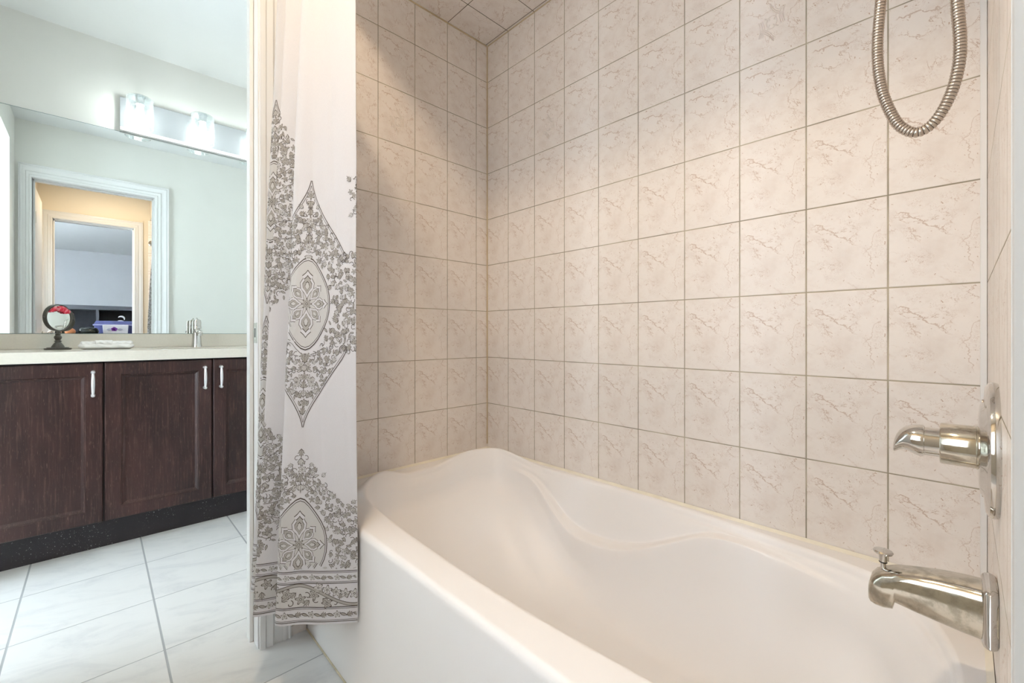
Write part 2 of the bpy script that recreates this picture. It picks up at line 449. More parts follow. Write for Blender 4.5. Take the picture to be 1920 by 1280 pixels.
# long tiled wall
mb = MB().box(-0.12, TL+0.12, 0.0, 0.12, 0.0, ZC)
relief(mb, (0.3641, 0, 1.760), (1,0,0), (0,0,1), (0,-1,0), 1)
relief(mb, (1.136, 0, 1.765), (1,0,0), (0,0,1), (0,-1,0), 1)
struct(mb.build('wall_back', m_tile_back))
struct(MB().box(0.0005, 0.005, -0.005, -0.0005, RZ+0.02, ZTUB-0.004).build('trim_7', m_bead, bevel=0.0015))
struct(MB().box(TL-0.010, TL-0.0005, -0.004, -0.0005, RZ+0.02, ZTUB-0.004).build('trim_8', m_bead_white, bevel=0.0015))
struct(MB().box(0.005, TL-0.010, -0.004, -0.0005, ZTUB-0.004, ZTUB-0.0005).build('trim_9', m_bead, bevel=0.0015))
struct(MB().box(0.0005, 0.005, -0.76, -0.005, ZTUB-0.005, ZTUB-0.0005).build('trim_10', m_bead, bevel=0.0015))
# partition: tiled at the tub end, painted elsewhere
mb = MB()
mb.box(-0.05, 0.0, -0.835, 0.0, 0, ZTUB)
relief(mb, (0, -0.4463, 1.758), (0,1,0), (0,0,1), (1,0,0), 1)
struct(mb.build('wall_left', m_tile_left))
mb = MB()
mb.box(XP, -0.05, DY1+0.018, 0.0, 0, ZC).box(-0.05, -0.001, DY1+0.018, -0.835, 0, ZC).box(-0.05, -0.001, -0.835, 0.0, ZTUB, ZC)
mb.box(XP, -0.001, YF, DY0-0.018, 0, ZC).box(XP, -0.001, DY0-0.018, DY1+0.018, DZ+0.018, ZC)
o = mb.build('wall_partition', [m_paint_tub, m_paint_vanity])
for p in o.data.polygons:
    if p.normal.x < -0.9 or p.center.x < XP+0.01: p.material_index = 1
struct(o)
# tub-room right wall, tiled over the tub, with the bedroom doorway
mb = MB().box(TL, TL+0.05, -0.845, 0.0, 0, ZTUB)
struct(mb.build('wall_right', m_tile_right))
mb = MB().box(TL+0.05, TL+0.12, -0.845, 0.0, 0, ZC).box(TL, TL+0.12, EY1+0.018, -0.845, 0, ZC).box(TL, TL+0.05, -0.845, 0, ZTUB, ZC)
mb.box(TL, TL+0.12, YF, EY0-0.018, 0, ZC).box(TL, TL+0.12, EY0-0.018, EY1+0.018, EZ+0.018, ZC)
struct(mb.build('wall_doorway', m_paint_tub))
struct(MB().box(-0.001, 0.40, YF-0.1, YF, 0, ZC).box(1.30, TL, YF-0.1, YF, 0, ZC).box(0.40, 1.30, YF-0.1, YF, 0, 0.85).box(0.40, 1.30, YF-0.1, YF, 1.85, ZC).build('wall_front', m_paint_tub))
# tiled soffit over the tub
struct(MB().box(0, TL, -0.80, 0, ZTUB, ZTUB+0.03).build('ceiling_soffit', m_tile_ceil))
struct(MB().box(0, TL, -0.83, -0.80, ZTUB, ZC).build('wall_header', m_paint_tub))
# vanity room
struct(MB().box(XM-0.1, XM, -3.4, 0.1, 0, ZC).build('wall_vanity', m_paint_vanity))
struct(MB().box(XM, XP, 0.0, 0.12, 0, ZC).build('wall_side', m_paint_vanity))
mb = MB().box(-0.37, XP, YF-0.12, YF, 0, ZC).box(XM, -1.05, YF-0.12, YF, 0, ZC).box(-1.05, -0.37, YF-0.12, YF, 2.31, ZC)
struct(mb.build('wall_passage', m_paint_vanity))
struct(MB().box(XP, XP+0.1, -3.4, YF-0.1, 0, ZC).build('wall_alcove', m_paint_vanity))
mb = MB().box(XM, -1.5, -3.4, -3.3, 0, ZC).box(-0.3, XP, -3.4, -3.3, 0, ZC).box(-1.5, -0.3, -3.4, -3.3, 0, 0.7).box(-1.5, -0.3, -3.4, -3.3, 2.3, ZC)
struct(mb.build('wall_window', m_paint_vanity))
def window(name, x0, x1, y, z0, z1, d):
    w = MB().box(x0, x1, y-0.01, y, z0, z1).build(name, m_sky)
    f = MB()
    for a, b in ((x0, x0+0.05), (x1-0.05, x1), ((x0+x1)/2-0.02, (x0+x1)/2+0.02)): f.box(a, b, y-0.02*(d<0), y+0.02*(d>0)+0.001, z0, z1)
    f.box(x0, x1, y-0.02*(d<0), y+0.02*(d>0)+0.001, z0, z0+0.05).box(x0, x1, y-0.02*(d<0), y+0.02*(d>0)+0.001, z1-0.05, z1)
    f.build('window_frame', m_trim, w)
    return struct(w)
window('window_1', -1.5, -0.3, -3.35, 0.7, 2.3, 1)
window('fill_window', 0.40, 1.30, YF-0.05, 0.85, 1.85, 1)  # unseen window with glowing pane, added as frontal fill for the tub room
# bedroom shell
struct(MB().box(6.0, 6.1, -4.1, 2.1, 0, 2.44).build('wall_bedroom', m_paint_bed))
mb = MB().box(1.634, 1.72, -4.2, -4.1, 0, 2.44).box(2.88, 6.0, -4.2, -4.1, 0, 2.44).box(1.72, 2.88, -4.2, -4.1, 0, 0.55).box(1.72, 2.88, -4.2, -4.1, 2.35, 2.44)
struct(mb.build('wall_bedroom_south', m_paint_bed))
window('window_2', 1.72, 2.88, -4.15, 0.55, 2.35, 1)
struct(MB().box(1.634, 6.0, 2.05, 2.15, 0, 2.44).build('wall_bedroom_north', m_paint_bed))
mb = MB().box(1.634, 1.70, -4.1, YF, 0, 2.44).box(1.634, 1.70, 0.12, 2.1, 0, 2.44)
mb.box(1.634, 1.70, YF, EY0-0.02, 0, 2.44).box(1.634, 1.70, EY1+0.02, 0.12, 0, 2.44).box(1.634, 1.70, EY0-0.02, EY1+0.02, EZ+0.02, 2.44)
struct(mb.build('wall_bedroom_west', m_paint_bed))

# ------------------------------------------------------------------ casings and jambs
PROF = [(0.0, 0.0), (0.0, 0.011), (0.006, 0.014), (0.014, 0.014), (0.018, 0.0105), (0.024, 0.0125), (0.034, 0.015),
        (0.040, 0.0105), (0.062, 0.0125), (0.066, 0.0165), (0.072, 0.0175), (0.078, 0.0145), (0.082, 0.0175), (0.086, 0.0165), (0.086, 0.0)]
def casing(name, x, sgn, y0, y1, zt, width=0.086, wl=None, mat=None, tk=1.0):
    mb = MB(); k = width/0.086; kl = (wl or width)/0.086
    rings = []
    for fy, fz, kk in ((0, 0, kl), (0, 1, kl), (1, 1, k), (1, 0, k)):
        r = []
        for w, t in PROF:
            y = (y0 - w*kk) if fy == 0 else (y1 + w*kk)
            z = (zt + w*k) if fz else 0.0
            r.append((x+sgn*t*tk, y, z))
        rings.append(r)
    mb.loft(rings, closed=False, smooth=False)
    return struct(mb.build(name, mat or m_trim))
casing('trim_1', 0.0, 1, DY0-0.005, DY1+0.004, DZ+0.005)
casing('trim_2', XP, -1, DY0-0.004, DY1+0.006, DZ+0.005, 0.094, 0.066, mat=m_trim_bright)
def jamb(name, x0, x1, y0, y1, zt, t=0.018):
    mb = MB().box(x0, x1, y0-t, y0, 0, zt+t).box(x0, x1, y1, y1+t, 0, zt+t).box(x0, x1, y0, y1, zt, zt+t)
    xs = (x0+x1)/2-0.006
    mb.box(xs-0.018, xs+0.018, y0, y0+0.011, 0, zt).box(xs-0.018, xs+0.018, y1-0.011, y1, 0, zt).box(xs-0.018, xs+0.018, y0, y1, zt-0.011, zt)
    return struct(mb.build(name, m_trim, bevel=0.0015, seg=1))
j1 = jamb('trim_3', XP, 0.0, DY0, DY1, DZ)
sp = MB()
sp.box(-0.042, -0.006, DY1-0.0015, DY1+0.0005, 0.928, 0.990)
sp.box(-0.030, -0.020, DY1-0.0022, DY1, 0.945, 0.973, 1)
sp.lathe([(0.004,0),(0.003,0.002)], (-0.025, DY1-0.001, 0.935), (0,-1,0), 10, 0).lathe([(0.004,0),(0.003,0.002)], (-0.025, DY1-0.001, 0.983), (0,-1,0), 10, 0)
o = sp.build('strike_plate', [m_hinge, m_rubber], j1, bevel=0.0006, seg=1); o['label'] = 'satin strike plate let into the white jamb'
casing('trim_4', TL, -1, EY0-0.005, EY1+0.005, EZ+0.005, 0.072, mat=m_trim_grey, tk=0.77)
jamb('trim_5', TL, TL+0.12, EY0, EY1, EZ)
casing('trim_6', 1.70, 1, EY0-0.005, EY1+0.005, EZ+0.005)
# door leaf swung open into the tub room, seen in the mirror
d1 = struct(MB().box(0.004, 0.690, DY0-0.037, DY0-0.002, 0.01, DZ-0.003).build('door_1', m_trim, bevel=0.002))
for z in (0.25, 1.02, 1.85):
    h = MB().box(-0.034, -0.001, DY0-0.001, DY0+0.0015, z-0.045, z+0.045).lathe([(0.006,-0.045),(0.006,0.045)], (0.006, DY0+0.004, z), n=12)
    h.build('door_hinge', m_hinge, d1)
kn = MB().lathe([(0.026,0),(0.026,0.006),(0.010,0.010),(0.010,0.035),(0.024,0.042),(0.027,0.055),(0.020,0.066),(0,0.068)], (0.63, DY0-0.002, 0.96), (0,1,0), 24)
kn.build('door_knob', m_chrome, d1)
# baseboard stub between casing and tub (tile)
struct(MB().box(0.0, 0.009, -0.824, -0.777, 0.0, 0.10).build('baseboard_left', m_tile_left))

# ------------------------------------------------------------------ ceiling lamp of the tub room (above the frame)
t = thing('ceiling_downlight', 'round recessed downlight in the tub room ceiling', 'ceiling light', (0.82, -1.14, ZC))
MB().lathe([(0.070,-0.001),(0.074,-0.006),(0.092,-0.005),(0.096,-0.0005),(0.070,-0.0005)], (0.82,-1.14,ZC), n=40, cap0=False, cap1=False).build('trim_ring', m_trim, t)
MB().lathe([(0.070,-0.0015),(0.001,-0.0015)], (0.82,-1.14,ZC), n=40, cap0=False).build('lens', m_dome, t)

# ------------------------------------------------------------------ bathtub
def sq(t):
    t = (t % 1.0)*4; k = int(t); f = t-k; a = -1+2*f
    return ((a, -1), (1, a), (-a, 1), (-1, -a))[k]
NT = 480
SQ = [sq(i/NT) for i in range(NT)]
def ringpt(s, x0, x1, y0, y1, rd):
    sx, sy = s
    cx_, cy_ = sx*math.sqrt(1-sy*sy/2), sy*math.sqrt(1-sx*sx/2)
    # square corners blended towards a disc
    px, py = lerp(sx, cx_, rd), lerp(sy, cy_, rd)
    return (x0+x1)/2+px*(x1-x0)/2, (y0+y1)/2+py*(y1-y0)/2
def rdn(s, near, far): return lerp(far, near, sm(s[0], -0.5, 0.5))
ZR = [(0.20,0.440),(0.30,0.445),(0.355,0.436),(0.405,0.382),(0.455,0.322),(0.507,0.284),(0.57,0.269),(0.65,0.270),(0.76,0.290),(0.83,0.322),(0.90,0.360),(0.97,0.403),(1.044,0.432),(1.12,0.440),(1.2,0.443)]
def interp_s(x):     # smoothed trough profile of the armrest
    return sum(interp(x+d, ZR) for d in (-0.04, -0.02, 0.0, 0.02, 0.04))/5
def hump(x, y):
    pr = max(bumpf(y, -0.572, 0.118)**0.55, bumpf(y, -0.150, 0.160)**0.6)
    if y > -0.150: pr = max(pr, 1.0)
    fade = 1-sm(x, 0.13, 0.22 if y < -0.4 else 0.38)
    return 0.044*pr*fade
def tub_rings():
    rings = []
    X0, X1, Y0, Y1 = 0.004, TL-0.004, -0.774, -0.006
    def plainring(ins, rd, z):
        return [(*ringpt(s, X0+ins*0.2, X1-ins*0.2, Y0+ins, Y1-ins*0.05, rd*0.4), z) for s in SQ]
    for ins, rd, z in ((0, 0, 0.0), (0, 0, 0.02), (0, 0, RZ-0.022), (0, 0, RZ-0.016), (0.0008, 0.004, RZ-0.0115), (0.0028, 0.008, RZ-0.0065), (0.0058, 0.012, RZ-0.0028), (0.0098, 0.016, RZ-0.0006), (0.0130, 0.018, RZ), (0.0165, 0.020, RZ)):
        rings.append(plainring(ins, rd, z))
    def blur(r, n):
        if n < 1: return r
        wts = [(math.cos(PI*d/(n+1))+1)/2 for d in range(-n, n+1)]; sw = sum(wts); m = len(r)
        return [tuple(sum(w*r[(i+d) % m][c] for d, w in zip(range(-n, n+1), wts))/sw for c in range(3)) for i in range(m)]
    def edge(ins, extra=0.0):
        kb = 0.8 if ins > 0 else 0.25
        return [ringpt(s, 0.062+ins, 1.482-ins*kb, -0.700+ins, -0.017-ins*kb, rdn(s, 0.52, 0.38)) for s in SQ]
    for ins, hz, dz in ((-0.034, 0.0, 0.0), (-0.024, 0.22, 0.0), (-0.014, 0.55, 0.0), (-0.006, 0.80, 0.0), (-0.002, 0.86, 0.0), (0.002, 0.93, -0.0007), (0.006, 0.98, -0.0025), (0.009, 1.0, -0.0055), (0.0112, 1.0, -0.0100), (0.0125, 1.0, -0.0160), (0.0145, 1.0, -0.0220)):
        rings.append(blur([(x, y, RZ+hz*hump(x, y)+dz) for x, y in edge(ins)], 11))
    last = rings[-1]
    # ledge (armrest) rings on the wall side
    def ledge(ins_t, dz_t, ins_n, z_n):
        r = []
        for i, s in enumerate(SQ):
            xt = e_ref[i][0]
            kk = interp(xt, [(0.20,0.30),(0.34,0.40),(0.46,0.72),(0.56,0.98),(0.80,1.0),(0.95,0.72),(1.10,0.45),(1.30,0.30)])
            it = 0.024+(ins_t-0.024)*kk
            xt, yt = ringpt(s, 0.062+it, 1.482-it, -0.700+it, -0.017-it*0.8, rdn(s, 0.52, 0.38))
            xn, yn = ringpt(s, 0.062+ins_n, 1.482-ins_n, -0.700+ins_n, -0.017-ins_n*0.8, rdn(s, 0.52, 0.38))
            zr = interp_s(xt); back = sm(yt, -0.28, -0.14)*sm(s[1], 0.45, 0.85)
            w = back*sm(xt, 0.20, 0.40)*(1-sm(xt, 1.08, 1.34))
            h = hump(xn, yn)
            x, y = lerp(xn, xt, w), lerp(yn, yt, w)
            r.append((x, y, lerp(z_n+h*(1-0.35*sm(ins_n, 0.018, 0.04)), min(zr+dz_t, 0.4235-ins_t*0.03)+h*0.8, w)))
        return blur(r, 11)
    e_ref = edge(0.05)
    rings.append(ledge(0.0255, 0.060, 0.0165, 0.420))
    rings.append(ledge(0.0290, 0.018, 0.0190, 0.414))
    rings.append(ledge(0.0305, 0.008, 0.021, 0.409))
    rings.append(ledge(0.0320, 0.0025, 0.023, 0.405))
    rings.append(ledge(0.0350, 0.0000, 0.025, 0.400))
    rings.append(ledge(0.0700, 0.0005, 0.0265, 0.394))
    rings.append(ledge(0.1080, 0.0000, 0.028, 0.387))
    rings.append(ledge(0.1105, -0.0025, 0.030, 0.380))
    rings.append(ledge(0.1120, -0.0075, 0.033, 0.370))
    rings.append(ledge(0.1130, -0.018, 0.036, 0.360))
    rings.append(ledge(0.1150, -0.040, 0.042, 0.340))
    top = rings[-1]
    fl = [ringpt(s, 0.50, 1.32, -0.60, -0.19, rdn(s, 0.85, 0.9)) for s in SQ]
    K = 18
    for i in range(1, K+1):
        q = i/K; phi = q*PI/2; r = []
        tp = blur(top, int(42*sm(q, 0.0, 0.45)))
        for s, (xt, yt, zt), (xf, yf) in zip(SQ, tp, fl):
            far = sm(-s[0], 0.25, 1.0)
            pe, de = 1-math.cos(phi), math.sin(phi)
            dl = (sm(q, -0.35, 1.06)-sm(0, -0.35, 1.06))/(sm(1, -0.35, 1.06)-sm(0, -0.35, 1.06))
            pf, df = lerp(pe, q, far), lerp(de, dl, far)
            r.append((lerp(xt, xf, pf), lerp(yt, yf, pf), lerp(zt, 0.085, df)))
        rings.append(r)
    cxf, cyf = 0.91, -0.395
    for k in (0.6, 0.25): rings.append([(lerp(cxf, x, k), lerp(cyf, y, k), 0.083) for x, y, z in rings[K+len(rings)-K-1]] if False else [(lerp(cxf, x, k), lerp(cyf, y, k), 0.082) for (x, y) in fl])
    return rings
tub = thing('bathtub', 'white acrylic alcove bathtub with moulded headrest humps and wavy armrest', 'bathtub', (0.757, -0.387, 0))
mb = MB(); mb.loft(tub_rings(), cap1=True)
tb = mb.build('tub_shell', m_tub, tub)
mb = MB()
def fillet(p, q, inw):     # triangular bead along a wall, inw points into the room
    (x0, y0), (x1, y1) = p, q
    r = lambda x, y: [(x, y, RZ-0.006), (x, y, RZ+0.0070), (x+inw[0]*0.003, y+inw[1]*0.003, RZ+0.005), (x+inw[0]*0.0085, y+inw[1]*0.0085, RZ+0.0006), (x+inw[0]*0.0085, y+inw[1]*0.0085, RZ-0.006)]
    mb.loft([r(x0, y0), r(x1, y1)], smooth=False, cap0=True, cap1=True)
fillet((0.0008, -0.0022), (TL-0.0008, -0.0022), (0, -1)); fillet((0.0008, -0.765), (0.0008, -0.0022), (1, 0)); fillet((TL-0.0008, -0.765), (TL-0.0008, -0.0022), (-1, 0))
mb.build('caulk_bead', m_caulk, tub)
MB().box(0.01, TL-0.002, -0.7785, -0.7735, 0.0002, 0.0045).build('floor_caulk', m_grime, tub, bevel=0.002)
mb = MB().lathe([(0.036,0),(0.036,0.004),(0.028,0.006),(0.020,0.003),(0.001,0.003)], (1.20, -0.395, 0.081), n=28, cap0=False)
mb.build('drain', m_chrome, tub)

# ------------------------------------------------------------------ tub spout
YS = -0.385
spt = thing('tub_spout', 'worn chrome tub spout with pull up diverter on the right tile wall', 'tub spout', (TL, YS, 0.577))
def rr(x, cz, hy, hz, ky=1.0, n=28, ex=3.0):
    o = []
    for k in range(n):
        a = 2*PI*k/n; c, s_ = math.cos(a), math.sin(a)
        o.append((x, YS+hy*math.copysign(abs(c)**(2/ex), c), cz+hz*math.copysign(abs(s_)**(2/ex), s_)))
    return o
mb = MB()
# x, top z, bottom z, half width: a deep root that slims along a hollow underside to a hooked nozzle
secs = [(TL-0.0005,0.615,0.540,0.034),(TL-0.008,0.615,0.540,0.034),(TL-0.012,0.6135,0.5415,0.033),(TL-0.035,0.612,0.5425,0.032),(TL-0.060,0.609,0.545,0.030),(TL-0.085,0.604,0.548,0.0275),
        (TL-0.104,0.599,0.551,0.0255),(TL-0.1065,0.598,0.540,0.0253),(TL-0.118,0.593,0.537,0.0243),(TL-0.127,0.587,0.537,0.0225),(TL-0.1325,0.579,0.539,0.0200),(TL-0.135,0.570,0.542,0.0160),(TL-0.1358,0.562,0.547,0.010)]
mb.loft([rr(x, (a+b)/2, w, (a-b)/2, ex=3.6) for x, a, b, w in secs], cap0=True, cap1=True)
mb.build('spout_body', m_worn, spt)
mb = MB().box(TL-0.016, TL, YS-0.0365, YS+0.0365, 0.537, 0.618)
mb.build('wall_flange', m_chrome, spt, bevel=0.008, seg=3)
ZQ = 0.5895
dv = MB().lathe([(0.0034,-0.006),(0.0034,0.013)], (TL-0.119, YS, ZQ), n=16)
dv.lathe([(0.0048,0.0115),(0.0054,0.0125),(0.0048,0.0135)], (TL-0.119, YS, ZQ), n=16, m=1)
dv.lathe([(0.0048,0.0135),(0.0054,0.0225),(0.0058,0.0250),(0.0118,0.0265),(0.0126,0.0285),(0.0112,0.0305),(0.005,0.0318),(0.0005,0.0322)], (TL-0.119, YS, ZQ), n=20)
dv.build('diverter_knob', [m_chrome, m_rubber], spt)

# ------------------------------------------------------------------ shower valve
ZV = 0.798
vl = thing('shower_valve', 'chrome single lever shower valve with round escutcheon on right tile wall', 'shower valve', (TL, YS, ZV))
mb = MB().lathe([(0.090,0),(0.0915,0.004),(0.090,0.009),(0.084,0.012),(0.066,0.0135),(0.060,0.017),(0.045,0.0185),(0.033,0.019)], (TL, YS, ZV), (-1,0,0), 56)
mb.build('escutcheon_plate', m_chrome, vl)
for dz in (0.062, -0.062):
    s = MB().lathe([(0.0055,0),(0.005,0.002),(0.001,0.0025)], (TL-0.013, YS, ZV+dz), (-1,0,0), 12); s.build('plate_screw', m_steel, vl)
mb = MB().lathe([(0.0300,0.016),(0.0300,0.020),(0.0290,0.0205),(0.0290,0.0545),(0.0280,0.0560),(0.022,0.0562)], (TL, YS, ZV), (-1,0,0), 40)
mb.build('valve_sleeve', m_worn, vl)
mb = MB().lathe([(0.0205,0.055),(0.0205,0.072),(0.0215,0.0725),(0.0215,0.0740)], (TL, YS, ZV), (-1,0,0), 32)
mb.build('valve_neck', m_chrome, vl)
# lever: a hood that curls down to a blunt nose
mb = MB()
path = [(0.0735,0.0,0.0228,0.0228),(0.078,0.0,0.0228,0.0228),(0.084,0.0008,0.0222,0.0215),(0.090,0.0012,0.0205,0.0190),(0.0955,0.0002,0.0182,0.0165),(0.100,-0.0030,0.0160,0.0148),(0.1035,-0.0075,0.0140,0.0125),(0.1058,-0.0120,0.0115,0.0095),(0.1068,-0.0150,0.0080,0.0060),(0.1070,-0.0165,0.0030,0.0020)]
rings = []
for d, dz, hy, hz in path:
    rings.append([(TL-d, YS+hy*math.cos(a), ZV+dz+hz*math.sin(a)) for a in [2*PI*k/28 for k in range(28)]])
mb.loft(rings, cap0=True, cap1=True)
lev = mb.build('lever_handle', m_chrome, vl)
MB().lathe([(0.0038,0),(0.0032,-0.002),(0.001,-0.002)], (TL-0.090, YS-0.0185, ZV+0.001), (0,-1,0), 12).build('set_screw_hole', m_rubber, lev)

# ------------------------------------------------------------------ shower hose, hanging loop
hs = thing('hand_shower', 'brushed steel shower hose hanging in a loop before the tiled wall', 'shower hose', (TL, -0.36, 2.0))
def cr(P, n):
    out = []
    for i in range(len(P)-1):
        p0, p1, p2, p3 = P[max(i-1,0)], P[i], P[i+1], P[min(i+2,len(P)-1)]
        for k in range(n):
            t = k/n
            out.append(tuple(0.5*((2*b)+(-a+c)*t+(2*a-5*b+4*c-d)*t*t+(-a+3*b-3*c+d)*t**3) for a, b, c, d in zip(p0,p1,p2,p3)))
    out.append(tuple(P[-1])); return out
ctrl = [(1.452,-0.36,1.955),(1.425,-0.36,1.86),(1.406,-0.36,1.70),(1.3905,-0.36,1.50),(1.3855,-0.36,1.41),(1.3910,-0.36,1.345),(1.4060,-0.36,1.293),(1.4200,-0.36,1.271),(1.4345,-0.36,1.2635),
        (1.4500,-0.36,1.272),(1.4640,-0.36,1.296),(1.4740,-0.36,1.330),(1.4780,-0.36,1.375),(1.4745,-0.36,1.450),(1.473,-0.36,1.55),(1.480,-0.36,1.75),(1.485,-0.36,1.885)]
raw = cr(ctrl, 60)
# resample by arc length, four samples a coil
pts = [raw[0]]; acc = 0; step = 0.0046/6
acc_l = [0]
for a, b in zip(raw, raw[1:]): acc_l.append(acc_l[-1]+math.dist(a, b))
tot = acc_l[-1]; ns = int(tot/step); j = 0; pts = []
for i in range(ns+1):
    s = tot*i/ns
    while j < len(raw)-2 and acc_l[j+1] < s: j += 1
    f = (s-acc_l[j])/max(1e-9, acc_l[j+1]-acc_l[j])
    pts.append(tuple(lerp(a, b, f) for a, b in zip(raw[j], raw[j+1])))
HR = 0.0076
def hr(i): return HR*(0.86, 0.975, 1.0, 1.0, 0.975, 0.86)[i % 6]
MB().tube(pts, hr, 16, mfun=lambda i: 1 if i % 6 == 5 else 0).build('hose', [m_steel, m_hosegap], hs, fix=False)
mb = MB().lathe([(0.022,0),(0.022,0.004),(0.012,0.008),(0.012,0.030)], (TL, -0.36, 2.0), (-1,0,0), 24)
mb.lathe([(0.016,-0.03),(0.016,0.03)], (1.475, -0.36, 2.0), (-0.5,0,1), 20)
mb.build('wall_bracket', m_chrome, hs)
mb = MB().lathe([(0.009,-0.055),(0.012,-0.03),(0.012,0.05),(0.020,0.09),(0.038,0.125),(0.044,0.135),(0.044,0.142),(0.040,0.144)], (1.475, -0.36, 2.0), (-0.45,0,1), 28)
mb.build('spray_head', m_chrome, hs)
MB().tube([(1.485,-0.36,1.885),(1.488,-0.36,1.92),(1.495,-0.36,1.965),(TL,-0.36,1.985)], 0.009, 14).build('hose_elbow', m_chrome, hs)

# ------------------------------------------------------------------ shower curtain
ZH, ZT = 0.215, 1.970
Bc = [(0.100,-0.850),(0.064,-0.890),(0.052,-0.938),(0.076,-0.938),(0.128,-0.868),(0.164,-0.826),(0.176,-0.880),(0.186,-0.962),(0.204,-0.958),(0.240,-0.868),(0.256,-0.826),(0.262,-0.870),(0.263,-0.934),(0.284,-0.930),(0.310,-0.892),(0.345,-0.856),(0.372,-0.824),(0.400,-0.788),(0.402,-0.781),(0.385,-0.783)]
Tc = [(0.165,-0.815),(0.120,-0.840),(0.106,-0.884),(0.126,-0.880),(0.172,-0.826),(0.202,-0.802),(0.212,-0.840),(0.218,-0.890),(0.236,-0.884),(0.276,-0.826),(0.296,-0.802),(0.306,-0.840),(0.314,-0.882),(0.332,-0.878),(0.348,-0.850),(0.374,-0.834),(0.398,-0.822),(0.424,-0.803),(0.427,-0.797),(0.412,-0.792)]
NS = 24
Bd, Td = cr(Bc, NS), cr(Tc, NS)
al = [0.0]
for a, b in zip(Bd, Bd[1:]): al.append(al[-1]+math.dist(a, b))
LA = al[-1]
def idx_of(a):
    lo, hi = 0, len(al)-1
    while hi-lo > 1:
        md = (lo+hi)//2
        if al[md] <= a: lo = md
        else: hi = md
    return lo, max(0.0, min(1.0, (a-al[lo])/(al[hi]-al[lo])))
def S(a, z):
    a = max(0, min(LA, a)); i, f = idx_of(a)
    bx, by = lerp(Bd[i][0], Bd[i+1][0], f), lerp(Bd[i][1], Bd[i+1][1], f)
    tx, ty = lerp(Td[i][0], Td[i+1][0], f), lerp(Td[i][1], Td[i+1][1], f)
    t = (z-ZH)/(ZT-ZH); t = max(0, min(1, t)); t2 = t**0.92
    wob = 0.0025*math.sin(a*40+z*3.0)*math.sin(PI*t)
    x, y = lerp(bx, tx, t2), lerp(by, ty, t2)-abs(wob)
    if z < 0.50: y = min(y, -0.7795)
    return Vector((x, y, z))
def SN(a, z, off):
    e = 0.0015
    du = S(a+e, z)-S(a-e, z); dz_ = S(a, z+e)-S(a, z-e)
    n = du.cross(dz_)
    if n.length < 1e-12: return S(a, z)
    n.normalize()
    return S(a, z)+n*off
mbc = MB()
na = (len(Bd)-1); nz = 110
front, back = [], []
for k in range(nz+1):
    z = lerp(ZH, ZT, k/nz)
    front.append([SN(al[i], z, 0.0) for i in range(na+1)])
    back.append([SN(al[i], z, -0.0012) for i in range(na+1)])
mbc.loft(front, closed=False); mbc.loft([list(reversed(r)) for r in back], closed=False)
for fr, bk in ((front[0], back[0]), (front[-1], back[-1])):
    mbc.loft([fr, bk], closed=False, smooth=False)

# printed damask, drawn in cloth coordinates (a along the cloth, z up)
CLIP = [-9.0]
def put(poly, layer, m):
    ca = sum(p[0] for p in poly)/len(poly); cz = sum(p[1] for p in poly)/len(poly)
    if not (0.004 < ca < LA-0.004 and ZH+0.002 < cz < ZT): return
    if CLIP[0] > 0 and min(p[1] for p in poly) < CLIP[0]: return
    vs = [SN(max(0.001, min(LA-0.001, a)), max(ZH+0.001, z), 0.00035+0.00022*layer) for a, z in poly]
    mbc.add(vs, [tuple(range(len(vs)))], m, False)
def big(poly, layer, m):   # large printed areas follow the folds ring by ring
    n = len(poly); ca = sum(p[0] for p in poly)/n; cz = sum(p[1] for p in poly)/n
    ks = (1.0, 0.85, 0.7, 0.55, 0.4, 0.25, 0.1)
    for k0, k1 in zip(ks, ks[1:]):
        for i in range(n):
            p, q = poly[i], poly[(i+1) % n]
            f = lambda p, k: (ca+(p[0]-ca)*k, cz+(p[1]-cz)*k)
            put([f(p, k0), f(q, k0), f(q, k1), f(p, k1)], layer, m)
    put([(ca+(p[0]-ca)*0.1, cz+(p[1]-cz)*0.1) for p in poly], layer, m)
def strip(pts, w, layer, m):
    n = len(pts); A = []
    for i, (a, z) in enumerate(pts):
        a0, z0 = pts[max(i-1,0)]; a1, z1 = pts[min(i+1,n-1)]
        tx, tz = a1-a0, z1-z0; l = math.hypot(tx, tz) or 1
        ww = w(i/(n-1)) if callable(w) else w
        A.append(((a-tz/l*ww/2, z+tx/l*ww/2), (a+tz/l*ww/2, z-tx/l*ww/2)))
    for i in range(n-1):
        (p, q), (p2, q2) = A[i], A[i+1]
        put([p, q, q2, p2], layer, m)
LEAF = [(0,0),(0.10,0.10),(0.30,0.34),(0.24,0.16),(0.50,0.40),(0.46,0.18),(0.72,0.24),(0.66,0.08),(1.0,0.0)]
def leaf(a, z, ang, s, kind=0, fill=2):
    c, sn = math.cos(ang), math.sin(ang)
    pts = LEAF+[(x, -y) for x, y in reversed(LEAF[1:-1])]
    def tr(k, sh=0.0): return [(a+s*((x*k+sh)*c-y*k*sn), z+s*((x*k+sh)*sn+y*k*c)) for x, y in pts]
    put(tr(1.0), 1, 1)
    put(tr(0.80, 0.09), 2, fill)
    strip([(a+s*x*c, z+s*x*sn) for x in (0.12, 0.45, 0.80)], s*0.035, 3, 1)
def lance(a, z, ang, s, fill=2):
    c, sn = math.cos(ang), math.sin(ang)
    up = [(0,0),(0.25,0.17),(0.55,0.20),(0.85,0.09),(1.0,0.0)]
    pts = up+[(x, -y) for x, y in reversed(up[1:-1])]
    def tr(k, sh=0.0, ky=1): return [(a+s*((x*k+sh)*c-y*k*ky*sn), z+s*((x*k+sh)*sn+y*k*ky*c)) for x, y in pts]
    put(tr(1.0), 1, 1); put(tr(0.76, 0.12, 0.85), 2, fill)
